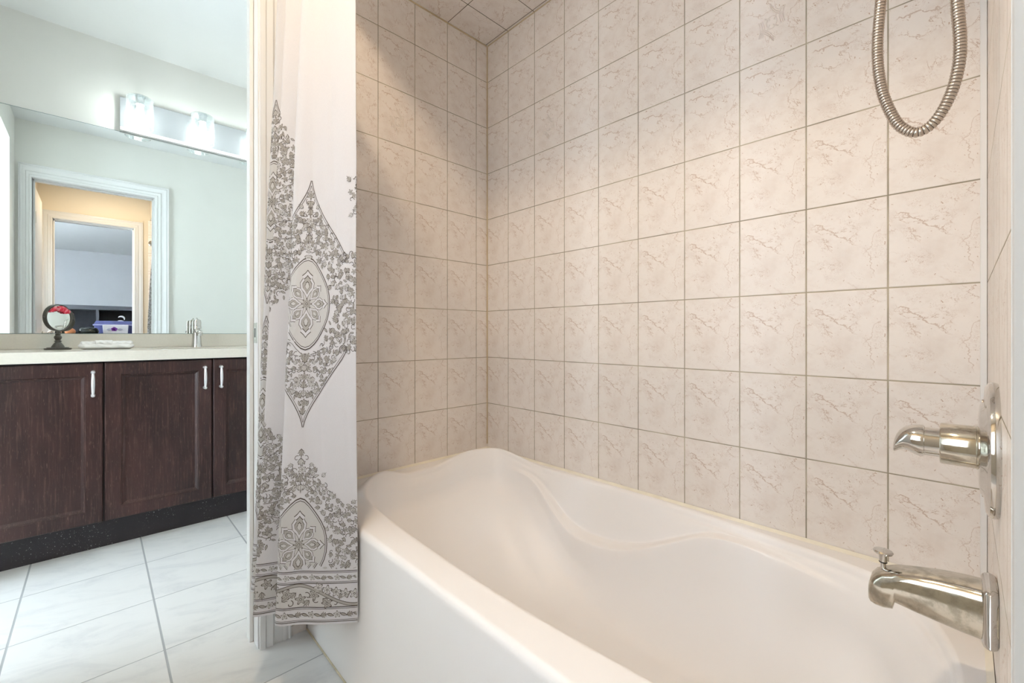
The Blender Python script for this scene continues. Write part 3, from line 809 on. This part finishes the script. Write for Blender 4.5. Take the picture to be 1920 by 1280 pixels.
def flower(a, z, s, ph=0, petals=5, fill=2, lay=1):
    n = petals*6
    def ring(k): return [(a+s*k*(0.76+0.27*math.cos(petals*(t+0)))*math.cos(t+ph), z+s*k*(0.76+0.27*math.cos(petals*t))*math.sin(t+ph)) for t in [2*PI*i/n for i in range(n)]]
    put(ring(1.0), lay, 1); put(ring(0.83), lay+1, fill)
    put([(a+s*0.24*math.cos(t), z+s*0.24*math.sin(t)) for t in [2*PI*i/8 for i in range(8)]], lay+2, 1)
    put([(a+s*0.13*math.cos(t), z+s*0.13*math.sin(t)) for t in [2*PI*i/8 for i in range(8)]], lay+3, 3)
def scroll(a, z, ang, s, hand=1, w=0.0016, m=1):
    pts = []
    for i in range(15):
        t = i/14; r = s*(1-0.78*t)*0.5; th = hand*t*4.6
        x = s*0.5 + r*math.cos(PI-th) ; y = hand*0 + r*math.sin(PI-th)*1
        pts.append((a+x*math.cos(ang)-y*math.sin(ang), z+x*math.sin(ang)+y*math.cos(ang)))
    strip(pts, w, 1, m)
def ogee(t):     # half width of the tile-drop outline, t 0 at the tip .. 1 at the middle
    return (0.16*t+0.84*sm(t, 0.0, 1.25)*1.12)
def medallion(ac, zc, hh=0.322, full=0.128, zlo=-9, inner=True, frame=True):
    fieldw = 0.168; hi_, wi_ = 0.098, 0.073
    def ok(z): return z > zlo
    # double outline with scrolled ends
    for q in ((1, -1) if frame else ()):
        for sd in (1, -1):
            for off, w in ((0.0, 0.0021), (0.0036, 0.0012)):
                pts = []
                for i in range(27):
                    t = i/26*0.64
                    x = full*ogee(t/0.64)*1.0-off*0.8; z = zc+q*(hh*(1-t)-off*1.3)
                    if x > 0.0 and ok(z): pts.append((ac+sd*max(0.0, x), z))
                if len(pts) > 2: strip(pts, w, 1, 1)
            ze = zc+q*hh*0.36
            if ok(ze):
                for off, w in ((0, 0.0021), (0.0034, 0.0012)):
                    strip([(ac+sd*(full-0.011+(0.011-off)*math.cos(th)), ze-q*(0.011-off)*math.sin(th)) for th in [i*4.2/10 for i in range(11)]], w, 1, 1)
    # inner grey ogee with a stylised rose
    hi, wi = 0.098, 0.073
    if inner:
        def og(k):
            P = []
            for i in range(33):
                th = PI/2+2*PI*i/32; c, s_ = math.cos(th), math.sin(th)
                rx = wi*k*c*(1-0.18*abs(s_)**3); rz = hi*k*(math.copysign(abs(s_)**1.0, s_)+0.16*math.copysign(abs(s_)**7, s_))
                P.append((ac+rx, zc+rz))
            return P[:-1]
        big(og(1.045), 1, 1); big(og(1.015), 2, 0); big(og(0.985), 3, 1); big(og(0.967), 4, 3)
        for k in range(8):
            a_ = k*PI/4+PI/8*0
            rr_ = 0.060 if k % 2 == 0 else 0.054
            el = 1.25 if k in (2, 6) else 1.0
            c, s_ = math.cos(a_), math.sin(a_)
            bx, bz = ac+c*0.010, zc+s_*0.012
            L_ = rr_*el
            up = [(0,0),(0.18,0.10),(0.34,0.24),(0.55,0.27),(0.72,0.16),(0.80,0.20),(0.90,0.08),(1,0)]
            pl = up+[(x, -y) for x, y in reversed(up[1:-1])]
            def tr(kk, sh): return [(bx+L_*((x*kk+sh)*c-y*kk*s_), bz+L_*((x*kk+sh)*s_+y*kk*c)) for x, y in pl]
            big(tr(1.0, 0.0), 5, 1); big(tr(0.93, 0.03), 6, 0); big(tr(0.66, 0.16), 7, 1); big(tr(0.60, 0.18), 8, 2); big(tr(0.34, 0.28), 9, 1); big(tr(0.28, 0.30), 10, 3)
        flower(ac, zc, 0.015, 0, 8, 2, 8)
    # winding stems with curled ends, mirrored about the axis
    for k in range(16):
        r = random.Random(k*17+3)
        z0 = zc+hh*(-0.92+1.84*(k+0.5)/16); t0 = (hh-abs(z0-zc))/hh
        wm = full*ogee(min(1, t0/0.64))-0.012 if t0 < 0.60 else fieldw
        if z0 < zlo+0.02 or wm < 0.03: continue
        for sd in (1, -1):
            pts = []; a0, zz0, th, ln = 0.006+0.25*wm*r.random(), z0, 0.9*(r.random()-0.3), wm*0.75
            r2 = random.Random(k*31+7)
            curl = 1 if k % 2 else -1
            for i in range(22):
                pts.append((ac+sd*a0, zz0))
                f = i/21; th += curl*(0.02+0.55*f**2.2)*(1 if i > 7 else -0.9)
                a0 += math.cos(th)*ln/21*(1.25-0.75*f); zz0 += math.sin(th)*ln/21*(1.25-0.75*f)
            if inner and any((abs(p[0]-ac)/(wi_*1.1))**1.7+(abs(p[1]-zc)/(hi_*1.2))**1.7 < 1 for p in pts): continue
            strip(pts, lambda f: 0.0019-0.0006*f, 1, 1)
            strip(pts, 0.0006, 2, 2)
    # leaf field
    z = -hh*0.985; rows = 0
    step = 0.0128
    while z < hh*0.95:
        za = zc+z
        if za > zlo:
            t = (hh-abs(z))/hh
            wmax = full*ogee(min(1, t/0.64))-0.009 if t < 0.60 else fieldw+0.006*math.sin(z*70)
            a = 0.0085 if rows % 2 else 0.0
            while a < wmax:
                for sd in ((1, -1) if a > 0 else (1,)):
                    r = random.Random(int(a*9000)*7919+int((z+1)*7000)*31+ (1 if z > 0 else 2))
                    inn = inner and (abs(a)/(wi*1.20))**1.7+(abs(z)/(hi*1.28))**1.7 < 1
                    if inn: continue
                    p = r.random(); aa, zz = ac+sd*(a+0.004*(r.random()-0.5)), za+0.005*(r.random()-0.5)
                    an = r.random()*2*PI
                    if sd < 0: an = PI-an
                    fl = 2 if r.random() < 0.75 else 3
                    if a < 0.001:
                        if rows % 3 == 0: flower(aa, zz, 0.0115, PI/2, 6, fl)
                        else: leaf(aa, zz-0.010*(1 if z < 0 else -1), PI/2 if z < 0 else -PI/2, 0.026, 0, fl)
                    elif p < 0.16: flower(aa, zz, 0.0072+0.002*r.random(), an, 5, fl)
                    elif p < 0.56: leaf(aa, zz, an, 0.0150+0.006*r.random(), 0, fl)
                    elif p < 0.80: lance(aa, zz, an, 0.0130+0.004*r.random(), fl)
                    else: scroll(aa, zz, an, 0.0160, sd, 0.0015)
                a += 0.0116
        z += step*0.86; rows += 1
# panel positions along the cloth
def a_at(i): return al[i*NS]
A3 = a_at(13)+0.036
HB = ZH+0.137
medallion(A3, 1.032)
CLIP[0] = HB+0.003
medallion(A3, 0.420, hh=0.275, full=0.128, zlo=HB+0.004, frame=False)
CLIP[0] = -9.0
A1 = a_at(2)+0.026
medallion(A1, 1.335, hh=0.30); medallion(A1, 0.715, hh=0.30)
A2 = a_at(8)-0.050
medallion(A2, 1.27, hh=0.36, inner=False, frame=False); medallion(A2, 0.55, hh=0.24, zlo=HB+0.004, inner=False, frame=False)
A4 = A3+0.312
medallion(A4, 1.300, hh=0.13, inner=False, frame=False)
# hem border
def hline(z, w, m=1, lay=1):
    n = int(LA/0.004); strip([(LA*i/n, z) for i in range(n+1)], w, lay, m)
for z, w in ((0.007, 0.0020), (0.0110, 0.0012), (0.040, 0.0012), (0.0440, 0.0020), (0.105, 0.0020), (0.1090, 0.0012), (0.132, 0.0012), (0.1360, 0.0020)):
    hline(ZH+z, w)
a = 0.006; i = 0
while a < LA:
    r = random.Random(i*13+5)
    for zc_ in (0.0255, 0.1205):
        s = 1.0 if zc_ < 0.1 else 0.85
        if i % 4 == 0: flower(a, ZH+zc_, 0.0095*s, r.random(), 5, 3)
        elif i % 4 == 2: leaf(a-0.010, ZH+zc_-0.003, 0.25, 0.022*s, 0, 2)
        else: lance(a-0.010, ZH+zc_+0.002, -0.3 if i % 2 else 0.3, 0.020*s, 2)
    a += 0.0165; i += 1
per = 0.30
def vine(a): return ZH+0.0745+0.0255*math.cos(2*PI*(a-A3)/per)
n = int(LA/0.004)
for i in range(n):   # tinted ground below the arches
    a0, a1 = LA*i/n, LA*(i+1)/n
    put([(a0, ZH+0.0455), (a1, ZH+0.0455), (a1, max(ZH+0.046, vine(a1)-0.002)), (a0, max(ZH+0.046, vine(a0)-0.002))], 0.4, 3)
P = [(LA*i/n, vine(LA*i/n)) for i in range(n+1)]
strip(P, 0.0088, 1, 1); strip(P, 0.0058, 2, 2)
a = 0.010; i = 0
while a < LA:
    r = random.Random(i*29+3); v = vine(a)
    if v-ZH > 0.064:
        zz = ZH+0.046+(v-ZH-0.048)*(0.35+0.35*(i % 2))
        if i % 3 == 0: flower(a, zz, 0.0145, r.random()*2, 5, 2)
        elif i % 3 == 1: scroll(a, zz, r.random()*6, 0.020, 1, 0.0020)
        else: leaf(a, zz, r.random()*2*PI, 0.024, 0, 2)
    if v-ZH < 0.088:
        zz = v+(ZH+0.104-v)*0.5
        if i % 2 == 0: flower(a, zz, 0.0135, r.random()*2, 5, 3)
        else: leaf(a, zz, r.random()*2*PI, 0.020, 0, 2)
    a += 0.0115; i += 1
cur = mbc.build('shower_curtain', [m_cloth, m_print_dark, m_print_mid, m_print_light], fix=False)
tag(cur, 'white shower curtain with grey taupe damask print, gathered beside the doorway', 'shower curtain')
rod = thing('curtain_rod', 'straight chrome shower curtain rod above the tub rim', 'curtain rod', (0.757, -0.812, 1.99))
MB().tube([(0.0, -0.812, 1.99), (0.7, -0.812, 1.99), (TL, -0.812, 1.99)], 0.0125, 20).build('rod', m_chrome, rod)
for x, d in ((0.0, 1), (TL, -1)):
    MB().lathe([(0.032,0),(0.032,0.004),(0.020,0.014),(0.016,0.020)], (x, -0.812, 1.99), (d,0,0), 24).build('end_flange', m_chrome, rod)

# ------------------------------------------------------------------ vanity cabinet
XD = -1.130
vc = thing('vanity_cabinet', 'dark espresso oak vanity cabinet under the pale countertop', 'vanity cabinet', (-1.42, -0.84, 0))
mb = MB().box(XM+0.003, XD-0.022, -1.670, -0.012, 0.125, 0.145).box(XM+0.003, XM+0.012, -1.670, -0.012, 0.145, 0.833)
for y in (-1.670, -1.248, -0.849, -0.4515, -0.030): mb.box(XM+0.012, XD-0.022, y, y+0.018, 0.145, 0.833) if y in (-1.670, -0.030) else mb.box(XD-0.060, XD-0.022, y-0.010, y+0.014, 0.145, 0.833)
mb.box(XD-0.060, XD-0.022, -1.652, -0.030, 0.800, 0.833)
mb.build('carcass', m_dark, vc)
MB().box(XM+0.003, -1.200, -1.670, -0.012, 0.0, 0.125).build('toe_kick', m_toe, vc)
def door(y0, y1, hside):
    mb = MB(); z0, z1 = 0.133, 0.829; w = 0.062; t = 0.020; x1 = XD; x0 = XD-t
    def rect(iy, x): return [(x, y0+iy, z0+iy), (x, y1-iy, z0+iy), (x, y1-iy, z1-iy), (x, y0+iy, z1-iy)]
    mb.loft([rect(0, x0), rect(0, x1-0.004), rect(0.004, x1), rect(w-0.008, x1), rect(w-0.005, x1-0.004), rect(w-0.003, x1-0.0035), rect(w, x1-0.006), rect(w+0.007, x1-0.013)], smooth=False, cap0=True, cap1=True)
    d = mb.build('door', m_wood, vc)
    yh = y1-0.031 if hside > 0 else y0+0.031
    hb = MB()
    zc, hl = 0.741, 0.050
    for s in (1, -1):
        hb.lathe([(0.0075,0),(0.0070,0.004),(0.0050,0.008),(0.0050,0.018),(0.0072,0.021),(0.0076,0.026),(0.0055,0.030),(0.001,0.031)], (XD, yh, zc+s*hl), (1,0,0), 16)
    hb.tube([(XD+0.023+0.006*math.cos(PI*q/2), yh, zc+q*hl) for q in [i/10 for i in range(-10, 11)]], lambda i: 0.0042+0.0022*math.cos(PI*(i-10)/20), 12)
    hb.build('handle', m_pull, d)
    return d
for i in range(4):
    y0 = -1.643+i*0.3985
    door(y0+0.0025, y0+0.396, 1 if i in (0, 1) else -1)

ct = thing('countertop', 'pale cream quartz countertop on the dark vanity', 'countertop', (-1.41, -0.84, 0.835))
XCF = -1.112; ZK = 0.881; SX, SY, SA, SB = -1.405, -0.847, 0.150, 0.215
mb = MB()
n = 64; y0, y1 = SY-0.30, SY+0.30
el, rc = [], []
for k in range(n):
    t = 2*PI*k/n; c, s_ = math.cos(t), math.sin(t)
    el.append((SX+SA*c, SY+SB*s_))
    q = max(abs(c)/1, abs(s_)/1); px, py = c/q, s_/q
    rc.append((XCF if False else (lerp(SX, XCF, px) if px > 0 else lerp(SX, XM+0.001, -px)), SY+0.30*py))
for z, flip in ((ZK, False), (0.836, True)):
    mb.loft([[(x, y, z) for x, y in el], [(x, y, z) for x, y in rc]], smooth=False)
mb.loft([[(x, y, ZK) for x, y in el], [(x, y, 0.836) for x, y in el]], smooth=True)
mb.loft([[(x, y, 0.836) for x, y in rc], [(x, y, ZK) for x, y in rc]], smooth=False)
mb.box(XM+0.001, XCF, -1.685, y0, 0.836, ZK).box(XM+0.001, XCF, y1, -0.002, 0.836, ZK)
mb.build('slab', m_counter, ct)
tag(MB().box(XM+0.0005, XM+0.020, -1.685, -0.002, ZK+0.0005, 0.956).build('backsplash', m_counter, bevel=0.0015), 'low pale quartz backsplash strip between countertop and wall mirror', 'backsplash')
sk = thing('sink', 'white oval undermount sink below the chrome faucet', 'sink', (SX, SY, 0.70))
mb = MB(); rings = []
for k, z in ((1.06, 0.8355), (1.02, 0.8340), (0.99, 0.820), (0.95, 0.780), (0.84, 0.735), (0.60, 0.708), (0.30, 0.700), (0.10, 0.698)):
    rings.append([(SX+SA*k*math.cos(2*PI*i/48), SY+SB*k*math.sin(2*PI*i/48), z) for i in range(48)])
mb.loft(rings, cap1=True); mb.build('basin', m_basin, sk)
MB().lathe([(0.022,0),(0.020,0.003),(0.001,0.003)], (SX, SY, 0.698), n=24).build('drain', m_chrome, sk)
fc = thing('sink_faucet', 'chrome single lever sink faucet standing on countertop before the mirror', 'faucet', (-1.605, SY, ZK))
FX = -1.605
MB().lathe([(0.027,0),(0.026,0.004),(0.0235,0.02),(0.0215,0.06),(0.022,0.10),(0.023,0.118),(0.021,0.122)], (FX, SY, ZK), n=32).build('body', m_chrome, fc)
mb = MB()
rings = []
for d, z, w, h in ((0.010,0.094,0.018,0.016),(0.035,0.096,0.017,0.013),(0.065,0.094,0.0165,0.012),(0.095,0.088,0.016,0.0115),(0.112,0.083,0.014,0.010),(0.118,0.081,0.009,0.006)):
    rings.append([(FX+d, SY+w*math.cos(2*PI*k/20), ZK+z+h*math.sin(2*PI*k/20)) for k in range(20)])
mb.loft(rings, cap0=True, cap1=True)
mb.lathe([(0.0125,0),(0.0125,-0.010),(0.010,-0.0105)], (FX+0.103, SY, ZK+0.077), n=20)
mb.build('spout', m_chrome, fc)
mb = MB().lathe([(0.022,0.122),(0.022,0.145),(0.019,0.156),(0.010,0.160),(0.001,0.161)], (FX, SY, ZK), n=28)
rings = []
for d, z, w, h in ((0.0,0.150,0.012,0.006),(-0.0,0.152,0.012,0.006),(0.03,0.163,0.010,0.004),(0.06,0.168,0.008,0.003)):
    pass
mb.tube([(FX, SY, ZK+0.150), (FX-0.020, SY+0.004, ZK+0.160), (FX-0.048, SY+0.006, ZK+0.168)], lambda i: (0.010, 0.007, 0.0045)[i], 14)
mb.build('lever', m_chrome, fc)

# ------------------------------------------------------------------ wall mirror
wm = thing('wall_mirror', 'large frameless wall mirror above the countertop backsplash', 'mirror', (XM, -0.84, 0.957))
MB().box(XM+0.0005, XM+0.006, -1.690, -0.010, 0.957, 2.065).build('mirror_backing', m_glassedge, wm)
MB().add([(XM+0.0063, -1.688, 0.959), (XM+0.0063, -0.012, 0.959), (XM+0.0063, -0.012, 2.063), (XM+0.0063, -1.688, 2.063)], [(0,1,2,3)]).build('mirror_glass', m_mirror, wm, fix=False)

# ------------------------------------------------------------------ vanity light
vlg = thing('vanity_light', 'lit vanity light bar with clear cylinder glass shades above the mirror', 'wall light', (XM, -0.82, 2.16))
YL0, YL1 = -1.176, -0.454
mb = MB().box(XM, XM+0.022, YL0, YL1, 2.082, 2.250)
mb.build('back_plate', m_plate, vlg, bevel=0.002)
MB().box(XM, XM+0.034, YL0, YL1, 2.066, 2.084).build('lower_lip', m_plate_lip, vlg, bevel=0.002)
for y in (-1.096, -0.815, -0.534):
    x = XM+0.090
    mb = MB()
    mb.lathe([(0.058,0.0),(0.058,0.155),(0.053,0.1585),(0.020,0.160),(0.020,0.156),(0.0525,0.153),(0.054,0.150),(0.054,0.0)], (x, y, 2.084), n=40, cap0=False, cap1=False)
    mb.loft([[(x+0.058*math.cos(2*PI*k/40), y+0.058*math.sin(2*PI*k/40), 2.084) for k in range(40)], [(x+0.054*math.cos(2*PI*k/40), y+0.054*math.sin(2*PI*k/40), 2.084) for k in range(40)]])
    sh = mb.build('glass_shade', m_ice, vlg)
    MB().tube([(XM+0.02, y, 2.225), (XM+0.06, y, 2.252), (x, y, 2.250)], 0.007, 12).lathe([(0.019,-0.035),(0.019,0.006),(0.024,0.008),(0.024,0.012),(0.006,0.016)], (x, y, 2.240), n=24).build('socket', m_plate, vlg)
    MB().lathe([(0.001,0),(0.010,0.003),(0.0155,0.012),(0.0165,0.03),(0.0165,0.085),(0.013,0.108),(0.012,0.118)], (x, y, 2.090), n=24).build('bulb', m_bulb, vlg)

# ------------------------------------------------------------------ makeup mirror
MX, MY = -1.50, -1.400
nd = Vector((0.66, 0.75, 0.02)).normalized()
mk = thing('makeup_mirror', 'round dark bronze makeup mirror on a turned stand beside the towel', 'makeup mirror', (MX, MY, ZK))
MB().lathe([(0.0455,0.0004),(0.0465,0.002),(0.0465,0.0068),(0.0455,0.0080),(0.0380,0.0080),(0.0380,0.0105),(0.0370,0.0115),(0.0230,0.0115)], (MX, MY, ZK), n=48).build('base', m_bronze, mk)
MB().lathe([(0.0235,0.0115),(0.0225,0.0150),(0.0185,0.0230),(0.0125,0.0330),(0.0095,0.0365),(0.0125,0.0385),(0.0128,0.0420),(0.0095,0.0445),(0.0090,0.0470),(0.0125,0.0530),(0.0140,0.0590),(0.0125,0.0650),(0.0085,0.0690),(0.0098,0.0715),(0.0098,0.0745),(0.0070,0.0765),(0.0065,0.090)], (MX, MY, ZK), n=32).build('stand', m_bronze, mk)
GR = 0.0640
cz = ZK+0.088+0.0640
mb = MB().lathe([(0.0590,-0.0090),(0.0620,-0.0095),(0.0635,-0.0080),(0.0635,0.0080),(0.0620,0.0095),(0.0590,0.0090),(0.0583,0.004)], (MX, MY, cz), nd, 56, cap0=False, cap1=False)
pv = nd.cross(Vector((0,0,1))).normalized()
for q in (1, -1): mb.lathe([(0.0045,0),(0.0045,0.003),(0.003,0.005),(0.0005,0.0055)], Vector((MX, MY, cz))+pv*0.0630*q, pv*q, 14)
mb.build('ring_frame', m_bronze, mk)
# slightly domed glass
prof = [(0.066*math.sin(q), 0.004+0.004*(math.cos(q)-1)) for q in [PI/2*(1-i/8) for i in range(9)]]
prof[-1] = (0.0005, 0.004)
MB().lathe([(0.0587,0.0045),(0.05,0.0055),(0.03,0.0062),(0.012,0.0066),(0.0005,0.0067)], (MX, MY, cz), nd, 48, cap0=False).build('mirror_face', m_mirror, mk)
MB().lathe([(0.0587,-0.0045),(0.0005,-0.0060)], (MX, MY, cz), nd, 48, cap0=False).build('mirror_back', m_mirror, mk)
# petal shapes stand in for the glass's reflection of an unseen red flower
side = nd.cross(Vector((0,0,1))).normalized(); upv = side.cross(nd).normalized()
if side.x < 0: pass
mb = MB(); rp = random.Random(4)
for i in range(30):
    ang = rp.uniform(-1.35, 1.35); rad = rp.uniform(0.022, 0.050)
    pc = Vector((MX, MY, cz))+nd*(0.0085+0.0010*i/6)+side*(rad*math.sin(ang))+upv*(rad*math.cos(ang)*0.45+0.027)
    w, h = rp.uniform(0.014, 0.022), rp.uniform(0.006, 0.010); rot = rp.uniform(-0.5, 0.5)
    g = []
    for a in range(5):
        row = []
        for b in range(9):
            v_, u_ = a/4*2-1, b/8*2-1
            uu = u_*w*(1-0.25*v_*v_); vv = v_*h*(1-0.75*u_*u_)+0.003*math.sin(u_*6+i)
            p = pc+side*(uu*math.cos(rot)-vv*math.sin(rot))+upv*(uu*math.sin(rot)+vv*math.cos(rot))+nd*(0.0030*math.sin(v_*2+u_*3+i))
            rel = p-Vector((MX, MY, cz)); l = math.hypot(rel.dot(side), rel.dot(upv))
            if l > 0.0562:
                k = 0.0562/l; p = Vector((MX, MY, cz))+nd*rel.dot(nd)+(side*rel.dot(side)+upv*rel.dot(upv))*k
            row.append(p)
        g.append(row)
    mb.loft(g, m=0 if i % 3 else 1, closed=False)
refl = mb.build('petals', [m_red, m_pink], mk, fix=False); refl['label'] = 'reflected red flower shaped as petals across the top of the mirror face'
so = refl.modifiers.new('thick', 'SOLIDIFY'); so.thickness = 0.0006

# ------------------------------------------------------------------ folded towel
mb = MB()
def towel_roll(y0, y1, w, h, xc, z0, seed):
    rt = random.Random(seed); rings = []
    ns_ = 26
    for i in range(ns_+1):
        f = i/ns_; y = lerp(y0, y1, f)
        e = min(1, math.sqrt(max(0.02, min(f, 1-f)*9)))
        rings.append([(xc+w*e*math.cos(t)*(1+0.05*math.sin(3*t+i*0.7)), y, z0+h+h*min(1, e+0.1)*math.copysign(abs(math.sin(t))**0.8, math.sin(t))*(1+0.04*math.sin(i*0.9))) for t in [2*PI*k/24 for k in range(24)]])
    mb.loft(rings, cap0=True, cap1=True)
towel_roll(-1.332, -1.128, 0.052, 0.0165, -1.455, ZK+0.0004, 1)
towel_roll(-1.325, -1.255, 0.044, 0.0100, -1.458, ZK+0.0200, 2)
towel_roll(-1.278, -1.205, 0.048, 0.0120, -1.452, ZK+0.0205, 3)
towel_roll(-1.222, -1.132, 0.045, 0.0105, -1.456, ZK+0.0200, 4)
tw = mb.build('hand_towel', m_towel); tag(tw, 'folded white hand towel lying on the countertop', 'towel')

# ------------------------------------------------------------------ bedroom things seen in the mirror
bk = thing('bookcase', 'black open bookcase against the grey bedroom wall, seen in the mirror', 'bookcase', (4.0, -1.2, 0))
bx0, bx1, by0, by1, bz = 3.75, 4.10, -1.95, -0.45, 1.312
mb = MB().box(bx1-0.015, bx1, by0, by1, 0, bz).box(bx0, bx1, by0, by0+0.03, 0, bz).box(bx0, bx1, by1-0.03, by1, 0, bz); mb.build('carcass', m_dark, bk)
MB().box(bx0-0.01, bx1, by0-0.01, by1+0.01, bz-0.005, bz+0.055).build('top_board', m_dark2, bk)
for z in (0.06, 0.50, 0.93): MB().box(bx0, bx1-0.015, by0+0.03, by1-0.03, z, z+0.025).build('shelf', m_dark, bk)
MB().box(bx0, bx1-0.015, -1.275, -1.245, 0, bz-0.005).build('upright', m_dark2, bk)
ds = thing('dresser', 'low dark dresser carrying storage boxes, seen in the mirror', 'dresser', (2.75, -1.25, 0))
MB().box(2.45, 3.05, -1.85, -0.70, 0.06, 0.91).build('carcass', m_dark, ds, bevel=0.004)
MB().box(2.43, 3.07, -1.87, -0.68, 0.91, 0.935).build('top_board', m_dark2, ds, bevel=0.003)
for k in range(3):
    f = MB().box(2.432, 2.45, -1.83, -0.72, 0.09+k*0.27, 0.345+k*0.27).build('drawer', m_dark2, ds, bevel=0.003)
    MB().lathe([(0.008,0),(0.008,0.015),(0.016,0.025),(0.001,0.03)], (2.432, -1.275, 0.215+k*0.27), (-1,0,0), 16).build('knob', m_pull, f)
ZD = 0.935
bn = thing('storage_bin', 'navy blue lidded storage bin behind the white box', 'storage bin', (2.96, -1.08, ZD))
mb = MB(); 
def tray(mb, x0, x1, y0, y1, z0, z1, fl, m=0):
    mb.loft([[(x0,y0,z0),(x1,y0,z0),(x1,y1,z0),(x0,y1,z0)], [(x0-fl,y0-fl,z1),(x1+fl,y0-fl,z1),(x1+fl,y1+fl,z1),(x0-fl,y1+fl,z1)]], m, smooth=False, cap0=True, cap1=True)
tray(mb, 2.875, 3.035, -1.28, -0.88, ZD, ZD+0.135, 0.010); mb.build('bin_body', m_blue, bn, bevel=0.006)
MB().box(2.855, 3.055, -1.305, -0.855, ZD+0.135, ZD+0.150).build('bin_rim', m_lid, bn, bevel=0.004)
mb = MB(); tray(mb, 2.865, 3.045, -1.295, -0.865, ZD+0.150, ZD+0.195, -0.02); mb.build('bin_lid', m_blue, bn, bevel=0.006)
wb = thing('storage_box', 'white plastic box with purple flower print on its front', 'box', (2.74, -1.09, ZD))
mb = MB(); tray(mb, 2.66, 2.80, -1.205, -0.975, ZD, ZD+0.140, 0.010); bo = mb.build('box_body', m_white, wb, bevel=0.008)
mb = MB()
def xplate(x, pts, m): mb.add([(x, y, z) for y, z in pts]+[(x+0.002, y, z) for y, z in pts], [tuple(range(len(pts))), tuple(range(2*len(pts)-1, len(pts)-1, -1))]+[(i, (i+1) % len(pts), len(pts)+(i+1) % len(pts), len(pts)+i) for i in range(len(pts))], m)
zc_, yc_ = ZD+0.085, -1.105
for k in range(5):
    a = 2*PI*k/5+0.3
    xplate(2.6515, [(yc_+0.016*math.cos(a)+0.017*math.cos(t), zc_+0.014*math.sin(a)+0.013*math.sin(t)) for t in [2*PI*i/12 for i in range(12)]], 0)
for sgn in (1, -1):
    xplate(2.6530, [(yc_+0.005+sgn*(0.02+0.06*t), zc_-0.005+0.014*math.sin(PI*t)) for t in [i/8 for i in range(9)]]+[(yc_+0.005+sgn*(0.02+0.06*t), zc_-0.005-0.014*math.sin(PI*t)) for t in [i/8 for i in range(8, -1, -1)]], 1)
mb.build('flower_print', [m_purple, m_greyp], bo)
# black pouch, round orange ornament, white crescent ornament
mb = MB(); rings = []
for i in range(13):
    f = i/12; y = lerp(-1.435, -1.245, f); e = math.sqrt(max(0.02, 1-(2*f-1)**4))
    rings.append([(2.62+0.055*e*math.cos(t), y, ZD+0.0525+0.052*e*math.sin(t)*(1+0.12*math.sin(5*f*PI)*(math.sin(t) > 0))) for t in [2*PI*k/20 for k in range(20)]])
mb.loft(rings, cap0=True, cap1=True)
tag(mb.build('toiletry_pouch', m_blackgloss), 'glossy black pouch lying left of the white box', 'pouch')
mb = MB(); rings = []
for i in range(17):
    th = PI*i/16; r = 0.062*math.sin(th)+0.002; z = ZD+0.0505-0.050*math.cos(th)
    rings.append([(2.58+r*math.cos(t), -1.515+r*math.sin(t), z) for t in [2*PI*k/40 for k in range(40)]])
mb.loft(rings, cap0=True, cap1=True)
tag(mb.build('round_ornament', m_orange), 'round orange ornament half hidden behind the makeup mirror', 'ornament')
cm = thing('crescent_ornament', 'small white crescent ornament standing on the navy bin', 'ornament', (2.96, -1.03, ZD+0.195))
mb = MB(); pts = []
for i in range(17):
    t = -0.5+i/16*3.1
    pts.append((2.95, -1.03+0.034*math.cos(t), ZD+0.195+0.033+0.030*math.sin(t)))
mb.tube(pts, lambda i: 0.0025+0.0085*math.sin(PI*i/16), 12); mb.build('crescent', m_white, cm)
MB().lathe([(0.030,0),(0.028,0.006),(0.012,0.010),(0.001,0.011)], (2.95, -1.035, ZD+0.195), n=20).build('base', m_white, cm)
